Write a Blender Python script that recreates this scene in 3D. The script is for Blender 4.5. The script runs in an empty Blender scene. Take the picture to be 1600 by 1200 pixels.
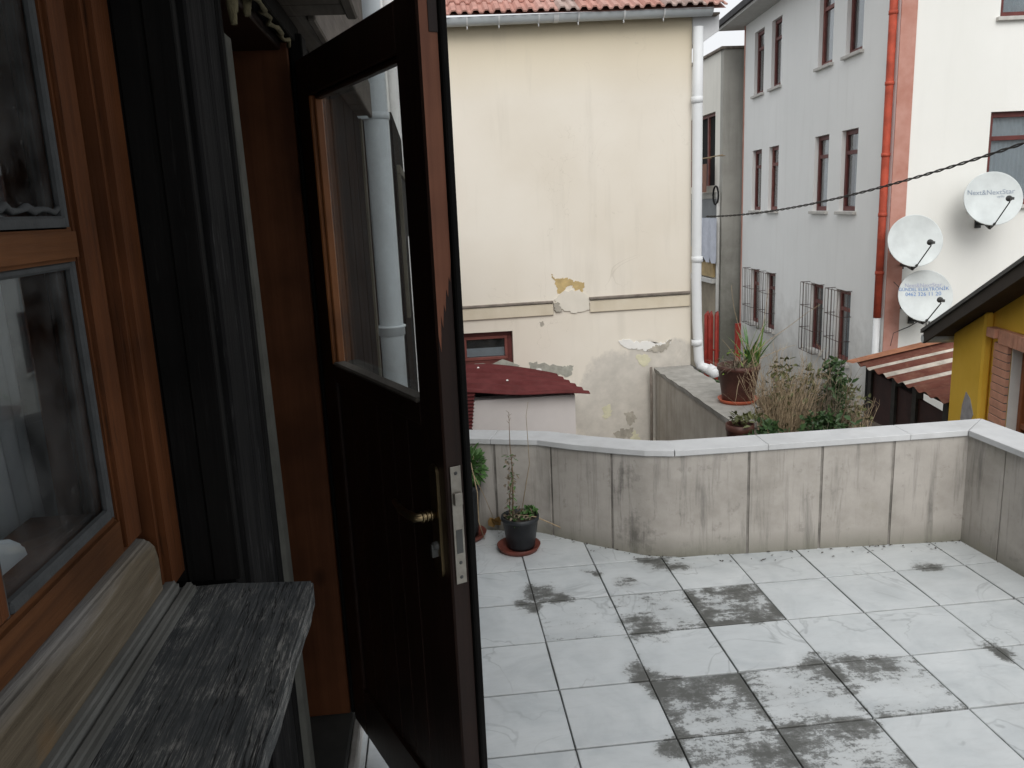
import bpy, bmesh, math, random
from mathutils import Vector, Matrix
from mathutils.geometry import tessellate_polygon
random.seed(7)
R = math.radians
scene = bpy.context.scene
COL = scene.collection

# ------------------------------------------------------------------ camera
F = 1270.0                       # focal length in pixels of the 1600 px wide photograph
PITCH, ROLL, YAW, CAMH = R(12.27), R(-2.47), R(5.35), 1.531
def _basis():
    cy, sy, cp, sp = math.cos(YAW), math.sin(YAW), math.cos(PITCH), math.sin(PITCH)
    f = Vector((sy*cp, cy*cp, -sp)); rt = Vector((cy, -sy, 0)); up = rt.cross(f)
    c, s = math.cos(ROLL), math.sin(ROLL)
    return c*rt + s*up, -s*rt + c*up, f
CA, CB, CC = _basis()
O = Vector((0, 0, CAMH))
cam_d = bpy.data.cameras.new('camera'); cam = bpy.data.objects.new('camera', cam_d); COL.objects.link(cam)
cam_d.sensor_width = 36.0; cam_d.lens = F/1600*36.0; cam_d.clip_start = 0.02; cam_d.clip_end = 500
M3 = Matrix((CA, CB, -CC)).transposed()
cam.matrix_world = Matrix.Translation(O) @ M3.to_4x4()
scene.camera = cam

# ------------------------------------------------------------------ sky, sun, exposure
SUN_TO = Vector((-0.08, -0.80, 0.70)).normalized()
world = bpy.data.worlds.new('World'); scene.world = world; world.use_nodes = True
wn, wl = world.node_tree.nodes, world.node_tree.links
for n in list(wn): wn.remove(n)
sky = wn.new('ShaderNodeTexSky'); sky.sky_type = 'NISHITA'; sky.sun_disc = False
sky.sun_elevation = math.asin(SUN_TO.z); sky.sun_rotation = math.atan2(SUN_TO.x, SUN_TO.y)
sky.air_density = 1.0; sky.dust_density = 5.0; sky.ozone_density = 1.0
hs = wn.new('ShaderNodeHueSaturation'); hs.inputs['Saturation'].default_value = 0.22
bg = wn.new('ShaderNodeBackground'); bg.inputs['Strength'].default_value = 0.11
wo = wn.new('ShaderNodeOutputWorld')
ov = wn.new('ShaderNodeMix'); ov.data_type = 'RGBA'; ov.inputs[0].default_value = .75; ov.inputs[7].default_value = (6.1, 6.2, 6.35, 1)   # overcast: an even cloud layer over the clear sky
wl.new(sky.outputs[0], hs.inputs['Color']); wl.new(hs.outputs[0], ov.inputs[6]); wl.new(ov.outputs[2], bg.inputs['Color']); wl.new(bg.outputs[0], wo.inputs['Surface'])
sun_d = bpy.data.lights.new('sun', 'SUN'); sun_d.energy = 1.0; sun_d.angle = R(40); sun_d.color = (1, .97, .93)
sun = bpy.data.objects.new('sun', sun_d); COL.objects.link(sun)
sun.rotation_euler = SUN_TO.to_track_quat('Z', 'Y').to_euler(); sun.location = (3, -3, 8)
scene.view_settings.view_transform = 'Standard'; scene.view_settings.look = 'None'
scene.view_settings.exposure = 0.6; scene.view_settings.gamma = 1.0; scene.view_settings.use_curve_mapping = False
scene.cycles.max_bounces = 8; scene.cycles.transparent_max_bounces = 12

# ------------------------------------------------------------------ pixel -> point on a known plane
def ray(u, v): return CA*((u-800)/F) - CB*((v-600)/F) + CC
def PX(u, v, c): d = ray(u, v); return O + d*((c-O.x)/d.x)
def PY(u, v, c): d = ray(u, v); return O + d*((c-O.y)/d.y)
def PZ(u, v, c): d = ray(u, v); return O + d*((c-O.z)/d.z)
def PP(u, v, p0, n): d = ray(u, v); return O + d*((p0-O).dot(n)/d.dot(n))

# ------------------------------------------------------------------ mesh collector
class MB:
    def __init__(s): s.v = []; s.f = []; s.sm = []
    def add(s, vs, fs, smooth=False):
        o = len(s.v); s.v += [Vector(p) for p in vs]
        for f in fs: s.f.append([i+o for i in f]); s.sm.append(smooth)
        return s
    def box(s, a, b, ax=None, org=None):
        x0, x1 = sorted((a[0], b[0])); y0, y1 = sorted((a[1], b[1])); z0, z1 = sorted((a[2], b[2]))
        vs = [(x, y, z) for z in (z0, z1) for y in (y0, y1) for x in (x0, x1)]
        if ax: vs = [Vector(org) + ax[0]*p[0] + ax[1]*p[1] + ax[2]*p[2] for p in vs]
        return s.add(vs, [(0,2,3,1), (4,5,7,6), (0,1,5,4), (2,6,7,3), (0,4,6,2), (1,3,7,5)])
    def tube(s, pts, r, n=8, cap=True, smooth=True):
        pts = [Vector(p) for p in pts]
        rs = r if isinstance(r, (list, tuple)) else [r]*len(pts)
        vs = []; prev = None
        for i, p in enumerate(pts):
            t = (pts[min(i+1, len(pts)-1)] - pts[max(i-1, 0)]).normalized()
            if prev is None:
                a = Vector((0, 0, 1)) if abs(t.z) < .9 else Vector((1, 0, 0))
                u = t.cross(a).normalized()
            else: u = (prev - t*prev.dot(t)).normalized()
            prev = u; w = t.cross(u)
            for k in range(n):
                an = 2*math.pi*k/n; vs.append(p + (u*math.cos(an) + w*math.sin(an))*rs[i])
        fs = [(i*n+k, i*n+(k+1) % n, (i+1)*n+(k+1) % n, (i+1)*n+k) for i in range(len(pts)-1) for k in range(n)]
        o = len(s.v); s.add(vs, fs, smooth)
        if cap:
            s.f.append([o+k for k in reversed(range(n))]); s.sm.append(False)
            s.f.append([o+(len(pts)-1)*n+k for k in range(n)]); s.sm.append(False)
        return s
    def lathe(s, prof, c, n=24, ax=None):
        c = Vector(c); X, Y, Z = ax if ax else (Vector((1,0,0)), Vector((0,1,0)), Vector((0,0,1)))
        vs = [c + (X*math.cos(2*math.pi*k/n) + Y*math.sin(2*math.pi*k/n))*r + Z*z for r, z in prof for k in range(n)]
        fs = [(i*n+k, i*n+(k+1) % n, (i+1)*n+(k+1) % n, (i+1)*n+k) for i in range(len(prof)-1) for k in range(n)]
        return s.add(vs, fs, True)
    def prism(s, poly, d):
        poly = [Vector(p) for p in poly]; d = Vector(d); n = len(poly)
        vs = poly + [p + d for p in poly]
        tr = tessellate_polygon([poly])
        fs = [tuple(t) for t in tr] + [tuple(i+n for i in reversed(t)) for t in tr]
        fs += [(i, (i+1) % n, (i+1) % n+n, i+n) for i in range(n)]
        return s.add(vs, fs)
    def build(s, name, mat, parent=None, loc=None, bevel=0, kind=None, seg=1):
        off = Vector(loc) if loc is not None else Vector()
        if parent is not None:
            off = Vector(parent.get('_o', (0, 0, 0)))
        me = bpy.data.meshes.new(name)
        me.from_pydata([tuple(p-off) for p in s.v], [], s.f)
        me.polygons.foreach_set('use_smooth', s.sm)
        bm = bmesh.new(); bm.from_mesh(me)
        bmesh.ops.recalc_face_normals(bm, faces=bm.faces[:])
        if bevel:
            ed = [e for e in bm.edges if len(e.link_faces) == 2 and e.calc_face_angle(0) > .6]
            bmesh.ops.bevel(bm, geom=ed, offset=bevel, segments=seg, affect='EDGES', clamp_overlap=True)
        bm.to_mesh(me); bm.free()
        me.materials.append(mat)
        o = bpy.data.objects.new(name, me); COL.objects.link(o)
        if parent is not None: o.parent = parent; o['_o'] = tuple(off)
        else: o.location = off; o['_o'] = tuple(off)
        if kind: o['kind'] = kind
        return o

def thing(name, loc, label, cat, group=None):
    o = bpy.data.objects.new(name, None); COL.objects.link(o); o.location = loc; o['_o'] = tuple(loc)
    o.empty_display_size = .1
    o['label'] = label; o['category'] = cat
    if group: o['group'] = group
    return o
def tag(o, label, cat, group=None):
    o['label'] = label; o['category'] = cat
    if group: o['group'] = group
    return o
def plabel(o, label): o['label'] = label; return o

# ------------------------------------------------------------------ materials
class MT:
    def __init__(s, name):
        s.m = bpy.data.materials.new(name); s.m.use_nodes = True
        s.n, s.l = s.m.node_tree.nodes, s.m.node_tree.links
        s.b = s.n['Principled BSDF']; s.out = s.n['Material Output']
        g = s.n.new('ShaderNodeNewGeometry'); s.pos = g.outputs['Position']
    def node(s, t, **k):
        n = s.n.new(t)
        for a, v in k.items(): setattr(n, a, v)
        return n
    def link(s, a, b): s.l.new(a, b)
    def mapped(s, scale, loc=None, rnd=False):
        mp = s.node('ShaderNodeMapping'); mp.inputs['Scale'].default_value = scale
        src = s.pos
        if rnd:
            oi = s.node('ShaderNodeObjectInfo'); ml = s.node('ShaderNodeVectorMath', operation='SCALE')
            cb = s.node('ShaderNodeCombineXYZ')
            for i in range(3): s.link(oi.outputs['Random'], cb.inputs[i])
            s.link(cb.outputs[0], ml.inputs[0]); ml.inputs['Scale'].default_value = 37.0
            ad = s.node('ShaderNodeVectorMath', operation='ADD'); s.link(src, ad.inputs[0]); s.link(ml.outputs[0], ad.inputs[1]); src = ad.outputs[0]
        s.link(src, mp.inputs['Vector'])
        if loc: mp.inputs['Location'].default_value = loc
        return mp.outputs[0]
    def noise(s, scale, detail=5, rough=.55, vec=None, dist=0):
        n = s.node('ShaderNodeTexNoise'); n.inputs['Scale'].default_value = scale; n.inputs['Detail'].default_value = detail
        n.inputs['Roughness'].default_value = rough; n.inputs['Distortion'].default_value = dist
        s.link(vec if vec is not None else s.pos, n.inputs['Vector']); return n.outputs['Fac']
    def ramp(s, fac, stops):
        r = s.node('ShaderNodeValToRGB'); e = r.color_ramp.elements
        while len(e) < len(stops): e.new(.5)
        for k, (p, c) in enumerate(stops):
            e[k].position = p; e[k].color = (c, c, c, 1) if isinstance(c, (int, float)) else (*c, 1)
        s.link(fac, r.inputs['Fac']); return r.outputs['Color']
    def mix(s, fac, a, b, mode='MIX'):
        m = s.node('ShaderNodeMix', data_type='RGBA', blend_type=mode)
        for sock, val in ((m.inputs[0], fac), (m.inputs[6], a), (m.inputs[7], b)):
            if isinstance(val, bpy.types.NodeSocket): s.link(val, sock)
            elif isinstance(val, (int, float)): sock.default_value = val
            else: sock.default_value = (*val, 1)
        return m.outputs[2]
    def math(s, op, a, b=0.0):
        m = s.node('ShaderNodeMath', operation=op)
        for i, val in enumerate((a, b)):
            if isinstance(val, bpy.types.NodeSocket): s.link(val, m.inputs[i])
            else: m.inputs[i].default_value = val
        return m.outputs[0]
    def sep(s):
        x = s.node('ShaderNodeSeparateXYZ'); s.link(s.pos, x.inputs[0]); return x.outputs
    def blob(s, c, r, soft=.5, vec=None):
        """1 inside a ball at c, falling to 0 at r"""
        d = s.node('ShaderNodeVectorMath', operation='DISTANCE'); s.link(vec if vec is not None else s.pos, d.inputs[0]); d.inputs[1].default_value = c
        m = s.node('ShaderNodeMapRange'); m.inputs['From Min'].default_value = r; m.inputs['From Max'].default_value = r*(1-soft)
        s.link(d.outputs['Value'], m.inputs['Value']); return m.outputs[0]
    def fin(s, col=None, rough=.7, bump=None, bstr=.3, bdist=.004, spec=.3, metal=0):
        if col is not None:
            if isinstance(col, bpy.types.NodeSocket): s.link(col, s.b.inputs['Base Color'])
            else: s.b.inputs['Base Color'].default_value = (*col, 1)
        if isinstance(rough, bpy.types.NodeSocket): s.link(rough, s.b.inputs['Roughness'])
        else: s.b.inputs['Roughness'].default_value = rough
        s.b.inputs['Specular IOR Level'].default_value = spec; s.b.inputs['Metallic'].default_value = metal
        if bump is not None:
            bp = s.node('ShaderNodeBump'); bp.inputs['Strength'].default_value = bstr; bp.inputs['Distance'].default_value = bdist
            s.link(bump, bp.inputs['Height']); s.link(bp.outputs[0], s.b.inputs['Normal'])
        return s.m

def plain(name, c, rough=.6, var=.12, scale=6, spec=.3, metal=0, bump=.15, bd=.003, fine=60):
    t = MT(name); n = t.noise(scale, 6, .6); n2 = t.noise(fine, 4)
    lo = tuple(x*(1-var) for x in c); hi = tuple(min(1, x*(1+var)) for x in c)
    col = t.ramp(n, [(.3, lo), (.7, hi)])
    return t.fin(col, rough, t.math('ADD', t.math('MULTIPLY', n2, .5), n), bump, bd, spec, metal)

def wood(name, dark, light, grain='Z', rough=.55, spec=.35, bump=.35, k=55, rnd=False, knots=False, bd=.003, flecks=None):
    t = MT(name); sc = {'Z': (k, k, k*.045), 'Y': (k, k*.045, k), 'X': (k*.045, k, k)}[grain]
    v = t.mapped(sc, rnd=rnd)
    n = t.noise(1.0, 6, .6, v, .6); big = t.noise(5, 3)
    v2 = t.mapped(tuple(x*.22 for x in sc), rnd=rnd); n2 = t.noise(1.0, 3, .5, v2, 1.2)
    col = t.ramp(t.math('ADD', t.math('MULTIPLY', n, .55), t.math('MULTIPLY', n2, .45)), [(.32, dark), (.68, light)])
    col = t.mix(t.math('MULTIPLY', t.ramp(big, [(.4, 0), (.75, 1)]), .75), col, tuple(x*.6 for x in dark))
    if knots:
        vo = t.node('ShaderNodeTexVoronoi'); vo.inputs['Scale'].default_value = 5.5
        t.link(t.mapped((1, 1, .55), rnd=rnd), vo.inputs['Vector'])
        col = t.mix(t.ramp(vo.outputs['Distance'], [(.05, .85), (.13, 0)]), col, tuple(x*.35 for x in dark))
    if flecks:
        fk = t.noise(1.0, 6, .75, t.mapped(tuple(x*2.2 for x in sc), rnd=rnd)); fb = t.noise(13, 4, .6)
        col = t.mix(t.ramp(t.math('ADD', t.math('MULTIPLY', fk, .7), t.math('MULTIPLY', fb, .3)), [(.56, 0), (.66, .8)]), col, flecks)
    return t.fin(col, rough, n, bump, bd, spec)

def glass(name, dirt=.06, tint=(.93, .95, .95), dirtcol=(.55, .56, .56), gl=1.0):
    t = MT(name); t.n.remove(t.b)
    tr = t.node('ShaderNodeBsdfTransparent'); tr.inputs['Color'].default_value = (*tint, 1)
    gs = t.node('ShaderNodeBsdfGlossy'); gs.inputs['Roughness'].default_value = .02; gs.inputs['Color'].default_value = (gl, gl, gl, 1)
    df = t.node('ShaderNodeBsdfDiffuse'); df.inputs['Color'].default_value = (*dirtcol, 1)
    lw = t.node('ShaderNodeLayerWeight'); lw.inputs['Blend'].default_value = .5
    frv = t.math('ADD', .03, t.math('MULTIPLY', t.math('POWER', lw.outputs['Facing'], 4.0), .9))
    m1 = t.node('ShaderNodeMixShader'); t.link(frv, m1.inputs[0]); t.link(tr.outputs[0], m1.inputs[1]); t.link(gs.outputs[0], m1.inputs[2])
    nz = t.noise(9, 6, .65); nf = t.noise(160, 3)
    d = t.math('ADD', t.math('MULTIPLY', t.ramp(nz, [(.35, 0), (.75, 1)]), dirt), t.math('MULTIPLY', t.ramp(nf, [(.66, 0), (.75, 1)]), dirt*2))
    m2 = t.node('ShaderNodeMixShader'); t.link(d, m2.inputs[0]); t.link(m1.outputs[0], m2.inputs[1]); t.link(df.outputs[0], m2.inputs[2])
    t.link(m2.outputs[0], t.out.inputs['Surface'])
    return t.m

TS, GX, GY = .30, .329, 2.939      # tile grid of the terrace
# stained white marble floor tile
STAINS = [(1165,955,.14),(1010,980,.15),(985,968,.10),(1250,1160,.16),(1320,1135,.14),(1200,1180,.16),(1300,1055,.13),(1265,1045,.10),(1345,1042,.13),(1385,1040,.10),
          (1560,1020,.09),(845,928,.14),(880,930,.10),(825,945,.10),(1035,1068,.09),(1005,1050,.10),(1020,880,.14),(1060,885,.10),(1240,1200,.14),(1045,1165,.09),(975,910,.08),
          (1340,1130,.09),(1460,888,.10),(930,890,.06)]
def tile_mat():
    t = MT('marble_tile')
    v = t.mapped((1, 1, 1), rnd=True); x, y, z = t.sep()
    oi = t.node('ShaderNodeObjectInfo'); sr = t.node('ShaderNodeSeparateColor'); t.link(oi.outputs['Color'], sr.inputs[0])
    n = t.noise(4.2, 7, .62, v, 1.0); n2 = t.noise(2.2, 4, .5, v, 1.6)
    base = t.ramp(n, [(.25, (.43, .468, .485)), (.5, (.56, .593, .603)), (.78, (.645, .673, .68))])
    base = t.mix(t.math('MULTIPLY', oi.outputs['Random'], .22), base, (.49, .515, .525))
    vein = t.ramp(t.math('ABSOLUTE', t.math('SUBTRACT', n2, .5)), [(0, 1), (.014, 0)])
    base = t.mix(t.math('MULTIPLY', vein, t.math('MULTIPLY', t.ramp(t.noise(3, 2), [(.42, 0), (.6, 1)]), .45)), base, (.20, .22, .225))
    # how near the next joint (1 at the joint)
    def near(c, o):
        fr = t.math('FRACT', t.math('MULTIPLY', t.math('SUBTRACT', c, o), 1/TS)); return t.math('MULTIPLY', t.math('ABSOLUTE', t.math('SUBTRACT', fr, .5)), 2)
    ed = t.math('MAXIMUM', near(x, GX), near(y, GY))
    edge = t.ramp(ed, [(.74, 0), (1, 1)])
    # scrubbed, streaky grime: strokes run slantwise over the tiles
    rot = t.node('ShaderNodeMapping'); rot.inputs['Rotation'].default_value = (0, 0, R(-32)); rot.inputs['Scale'].default_value = (11, 44, 1); t.link(t.pos, rot.inputs['Vector'])
    stroke = t.noise(1, 7, .72, rot.outputs[0], .5)
    base = t.mix(t.ramp(stroke, [(.48, 0), (.78, .38)]), base, (.41, .43, .43))
    soft = t.noise(3.4, 5, .6); base = t.mix(t.ramp(soft, [(.50, 0), (.72, .42)]), base, (.41, .43, .435))
    # lichen and dirt where rain water stands
    ds = t.node('ShaderNodeVectorMath', operation='ADD')
    nc = t.node('ShaderNodeTexNoise'); nc.inputs['Scale'].default_value = 7; nc.inputs['Detail'].default_value = 5; t.link(t.pos, nc.inputs['Vector'])
    sb = t.node('ShaderNodeVectorMath', operation='SUBTRACT'); t.link(nc.outputs['Color'], sb.inputs[0]); sb.inputs[1].default_value = (.5, .5, .5)
    ml = t.node('ShaderNodeVectorMath', operation='SCALE'); ml.inputs['Scale'].default_value = .20; t.link(sb.outputs[0], ml.inputs[0])
    t.link(t.pos, ds.inputs[0]); t.link(ml.outputs[0], ds.inputs[1])
    acc = None
    for u, w, q in STAINS:
        p = PZ(u, w, 0); b = t.blob((p.x, p.y, 0), q, .95, ds.outputs[0])
        acc = b if acc is None else t.math('MAXIMUM', acc, b)
    lob = t.ramp(t.noise(5.5, 5, .6), [(.30, .15), (.60, 1)])
    acc = t.math('MAXIMUM', acc, t.math('MULTIPLY', sr.outputs[0], lob))
    f1 = t.noise(24, 8, .75); f2 = t.noise(95, 5, .75)
    fm = t.math('ADD', t.math('ADD', t.math('MULTIPLY', f1, .42), t.math('MULTIPLY', f2, .26)), t.math('MULTIPLY', stroke, .32))
    dirt = t.math('ADD', t.math('ADD', fm, t.math('MULTIPLY', acc, .25)), t.math('MULTIPLY', edge, t.math('ADD', .035, t.math('MULTIPLY', acc, .06))))
    base = t.mix(t.ramp(t.math('ADD', acc, t.math('MULTIPLY', f1, .3)), [(.3, 0), (1.1, .42)]), base, (.255, .255, .24))
    base = t.mix(t.ramp(dirt, [(.625, 0), (.67, .7), (.75, .95)]), base, (.080, .082, .075))
    base = t.mix(t.math('MULTIPLY', t.ramp(ed, [(.955, 0), (.995, 1)]), t.ramp(t.noise(8, 5, .7), [(.35, .1), (.62, .75)])), base, (.15, .15, .14))
    return t.fin(base, t.ramp(n, [(.3, .32), (.7, .55)]), fm, .14, .002, .35)
M_TILE = tile_mat()
M_GROUT = plain('grout', (.17, .17, .165), .9, .6, 16)

# rendered parapet with streaks of rain dirt
def parapet_mat():
    t = MT('parapet_render'); x, y, z = t.sep()
    n = t.noise(4.5, 7, .65); f = t.noise(28, 6, .7)
    base = t.ramp(n, [(.28, (.30, .28, .25)), (.5, (.395, .37, .338)), (.75, (.475, .447, .413))])
    st = t.noise(1.0, 6, .7, t.mapped((22, 22, 1.7)), .3)
    base = t.mix(t.ramp(st, [(.52, 0), (.72, .7)]), base, (.135, .13, .12))
    dk = None
    for u, w, r in ((955,760,.10),(1050,790,.07),(1000,840,.12),(1480,690,.08),(985,745,.07),(860,700,.04),(1268,720,.03),(1372,700,.035),(1400,800,.1),(1440,760,.1)):
        p = PY(u, w, 3.3); b = t.blob((p.x, p.y, p.z), r*1.7, .9); dk = b if dk is None else t.math('MAXIMUM', dk, b)
    base = t.mix(t.ramp(t.math('ADD', t.math('MULTIPLY', dk, .22), t.math('ADD', t.math('MULTIPLY', st, .5), t.math('MULTIPLY', f, .4))), [(.58, 0), (.72, .7)]), base, (.105, .10, .09))
    low = t.node('ShaderNodeMapRange'); low.inputs['From Min'].default_value = .16; low.inputs['From Max'].default_value = -.02; t.link(z, low.inputs['Value'])
    lowf = t.math('ADD', t.math('MULTIPLY', low.outputs[0], .55), t.math('MULTIPLY', n, .6))
    base = t.mix(t.ramp(lowf, [(.5, 0), (.85, .8)]), base, (.15, .15, .115))
    gp = t.noise(3.2, 6, .65); base = t.mix(t.ramp(gp, [(.6, 0), (.72, .4)]), base, (.30, .285, .225))
    pk = t.noise(16, 6, .7); base = t.mix(t.ramp(pk, [(.60, 0), (.68, .4)]), base, (.20, .19, .17))
    return t.fin(base, .9, t.math('ADD', n, t.math('MULTIPLY', f, .5)), .35, .006, .15)
M_PAR = parapet_mat()

def cream_mat():
    t = MT('cream_render'); x, y, z = t.sep()
    n = t.noise(1.1, 5, .5); f = t.noise(30, 5)
    base = t.ramp(n, [(.3, (.66, .605, .515)), (.7, (.735, .69, .61))])
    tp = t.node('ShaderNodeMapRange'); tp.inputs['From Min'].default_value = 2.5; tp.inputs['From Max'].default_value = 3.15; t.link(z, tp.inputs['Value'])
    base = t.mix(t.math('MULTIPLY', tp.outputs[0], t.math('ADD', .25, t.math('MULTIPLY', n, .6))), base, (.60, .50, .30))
    st = t.noise(1, 4, .6, t.mapped((6, 6, .5))); base = t.mix(t.ramp(st, [(.55, 0), (.75, .22)]), base, (.40, .37, .31))
    # lower right corner: bare cement shows, paint washed off
    cem = None
    for u, w, r in ((1000,630,.55),(1050,600,.42),(960,600,.42),(930,640,.35),(1060,560,.25),(960,660,.4),(1010,560,.25)):
        p = PY(u, w, 8.0); b = t.blob((p.x, 8.0, p.z), r*1.15, .5); cem = b if cem is None else t.math('MAXIMUM', cem, b)
    cf = t.math('ADD', t.math('MULTIPLY', cem, .62), t.math('MULTIPLY', t.noise(5.5, 7, .68), .75))
    base = t.mix(t.ramp(cf, [(.70, 0), (.86, .85)]), base, t.ramp(t.noise(7, 6, .65), [(.3, (.44, .42, .38)), (.7, (.60, .565, .51))]))
    sp = t.noise(11, 3, .5); base = t.mix(t.ramp(sp, [(.735, 0), (.76, .6)]), base, (.42, .38, .31))
    cn = t.noise(1.6, 4, .55, None, .8); ck = t.ramp(t.math('ABSOLUTE', t.math('SUBTRACT', cn, .5)), [(0, 1), (.004, 0)])
    base = t.mix(t.math('MULTIPLY', ck, t.math('MULTIPLY', t.ramp(t.noise(.9, 2), [(.48, 0), (.6, 1)]), .30)), base, (.36, .32, .25))
    return t.fin(base, .9, t.math('ADD', t.math('MULTIPLY', f, .4), n), .22, .006, .12)
M_CREAM = cream_mat()
def rendered(name, lo, hi, scale=1.2, streak=.3, scol=(.25, .25, .24), low=None):
    t = MT(name); n = t.noise(scale, 6, .6); f = t.noise(40, 4)
    base = t.ramp(n, [(.3, lo), (.7, hi)])
    st = t.noise(1, 6, .65, t.mapped((5, 5, .45)))
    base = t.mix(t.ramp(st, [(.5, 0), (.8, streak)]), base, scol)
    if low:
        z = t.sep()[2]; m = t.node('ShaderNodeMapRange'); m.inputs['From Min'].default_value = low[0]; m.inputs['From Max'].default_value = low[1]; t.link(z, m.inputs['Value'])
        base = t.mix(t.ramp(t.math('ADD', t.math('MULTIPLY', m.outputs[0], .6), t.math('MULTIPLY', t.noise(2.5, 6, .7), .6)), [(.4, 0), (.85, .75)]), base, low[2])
    return t.fin(base, .9, t.math('ADD', n, t.math('MULTIPLY', f, .4)), .2, .008, .12)
M_JOINT = rendered('joint_dirt', (.10, .095, .085), (.30, .28, .255), 9, .5, (.06, .06, .055))
M_COPE = rendered('dirty_white_marble', (.47, .48, .485), (.57, .58, .585), 5, .5, (.36, .36, .35))
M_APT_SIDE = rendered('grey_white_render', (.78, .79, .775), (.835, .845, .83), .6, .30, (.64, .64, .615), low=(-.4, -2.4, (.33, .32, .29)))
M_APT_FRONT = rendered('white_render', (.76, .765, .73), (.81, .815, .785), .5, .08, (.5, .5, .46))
M_PINK = rendered('faded_pink_paint', (.42, .20, .155), (.54, .31, .26), 3, .25, (.5, .36, .3))
M_ORANGE = plain('orange_pipe_paint', (.42, .075, .042), .65, .3, 5)
M_PVC = plain('white_pvc', (.66, .68, .69), .4, .05, 4)
M_PVCG = plain('pale_grey_pvc', (.50, .54, .56), .38, .06, 4)
M_ALLEYW = rendered('alley_white', (.76, .745, .68), (.82, .805, .74), .8, .15)
M_ALLEYG = rendered('alley_grey_cement', (.34, .335, .305), (.43, .425, .39), 1.5, .5, (.22, .22, .20), low=(1.2, -2.5, (.09, .092, .07)))  # dark olive grey mixed in towards the bottom
M_WHITEH = rendered('white_house_render', (.60, .61, .62), (.68, .69, .70), .8, .1)
M_OCHRE = rendered('ochre_paint', (.72, .45, .055), (.80, .52, .08), 2.5, .2, (.55, .34, .06))
M_BRICK = plain('pink_brick', (.60, .31, .215), .85, .16, 9)
M_CONC = rendered('old_concrete', (.32, .295, .255), (.47, .44, .395), 3.5, .7, (.16, .15, .125))
M_CONCTOP = rendered('concrete_top', (.25, .245, .225), (.37, .36, .335), 9, .3, (.14, .14, .125))
M_SOIL = plain('dark_soil', (.045, .035, .026), .95, .5, 40, bump=.6, bd=.01)
M_GROUND = rendered('street_ground', (.07, .07, .068), (.12, .118, .11), 2, .3, (.05, .05, .05))
M_REDROOF = rendered('dark_red_sheet', (.085, .020, .020), (.135, .038, .038), 6, .6, (.055, .022, .020))
M_RUST = rendered('rusty_sheet', (.12, .042, .032), (.20, .085, .062), 4, .75, (.28, .16, .105))
M_SHEETW = plain('bare_sheet_stripe', (.50, .46, .40), .7, .35, 7)
M_TERRA = [plain('roof_tile_%d' % i, c, .85, .2, 9) for i, c in enumerate([(.46, .27, .23), (.50, .33, .29), (.38, .29, .26), (.43, .23, .19)])]
M_MAROON = plain('maroon_window_paint', (.115, .032, .028), .5, .25, 8)
M_MAROONL = plain('light_maroon_paint', (.17, .055, .045), .5, .25, 8)
M_GRILLE = plain('brown_grille_paint', (.085, .060, .052), .6, .3, 12)
M_IRON = plain('black_iron', (.03, .028, .026), .6, .4, 12)
M_RUSTBAR = plain('red_bar_paint', (.24, .028, .02), .5, .25, 6)
M_DARK = plain('dark_void', (.012, .012, .012), .95, .2)
M_CURT = plain('net_curtain', (.50, .52, .52), .9, .06, 4)
M_SILLW = plain('pale_stone_sill', (.50, .49, .46), .8, .12, 10)
M_EAVE = plain('dark_eave', (.035, .035, .038), .7, .3)
M_SOFFW = plain('pale_soffit', (.52, .52, .50), .85, .08)
M_DISH = plain('dish_enamel', (.58, .625, .625), .45, .10, 4)
M_DARKM = plain('dark_metal', (.06, .062, .06), .5, .3)
M_INKG = plain('grey_print', (.24, .29, .36), .6, .08)
M_INKB = plain('blue_print', (.12, .24, .50), .6, .08)
M_INKP = plain('faded_print', (.40, .43, .56), .6, .08)
M_POT = plain('black_pot_plastic', (.028, .031, .034), .42, .25, 14)
M_POTB = plain('brown_pot_plastic', (.075, .03, .022), .5, .3, 10)
M_SAUCER = plain('red_brown_saucer', (.16, .048, .035), .5, .25, 12)
M_SAUCERO = plain('orange_saucer', (.42, .10, .05), .5, .2, 12)
M_TWIG = plain('dry_twig', (.17, .12, .075), .85, .3, 40)
M_STRAW = plain('straw', (.33, .255, .165), .85, .25, 40)
M_STRAWD = plain('grey_dry_stem', (.20, .165, .12), .9, .3, 40)
M_DEADLEAF = plain('dead_leaf', (.24, .145, .05), .8, .3, 30)
def leafmat(name, a, b):
    t = MT(name); oi = t.noise(25, 3)
    c = t.ramp(oi, [(.3, a), (.7, b)]); t.fin(c, .5, None, spec=.35)
    t.b.inputs['Subsurface Weight'].default_value = 0
    return t.m
M_LEAF = leafmat('green_leaf', (.045, .105, .03), (.095, .20, .055))
M_LEAFD = leafmat('dark_leaf', (.022, .05, .018), (.05, .095, .03))
M_LEAFY = leafmat('yellow_green_leaf', (.09, .16, .025), (.17, .25, .05))
M_LEAFO = leafmat('olive_leaf', (.06, .07, .025), (.12, .125, .05))
M_BRASS = plain('worn_brass', (.26, .20, .115), .32, .2, 20, .5, 1.0)
M_STEEL = plain('lock_steel', (.30, .28, .245), .42, .25, 30, .5, .7)
M_OCHREPL = plain('bare_ochre_plaster', (.46, .345, .165), .9, .25, 14, bump=.4)
M_NEWPL = plain('new_plaster', (.66, .62, .54), .9, .05, 6)
M_FLAKE = plain('white_paint_flake', (.74, .73, .70), .8, .06)
M_CEMPATCH = plain('bare_cement', (.36, .335, .285), .95, .3, 12, bump=.5, bd=.006)
M_GREENCEM = plain('grey_green_cement', (.34, .34, .295), .95, .25, 14, bump=.5, bd=.006)
M_YELPL = plain('yellow_under_paint', (.60, .575, .42), .9, .15, 12)
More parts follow.
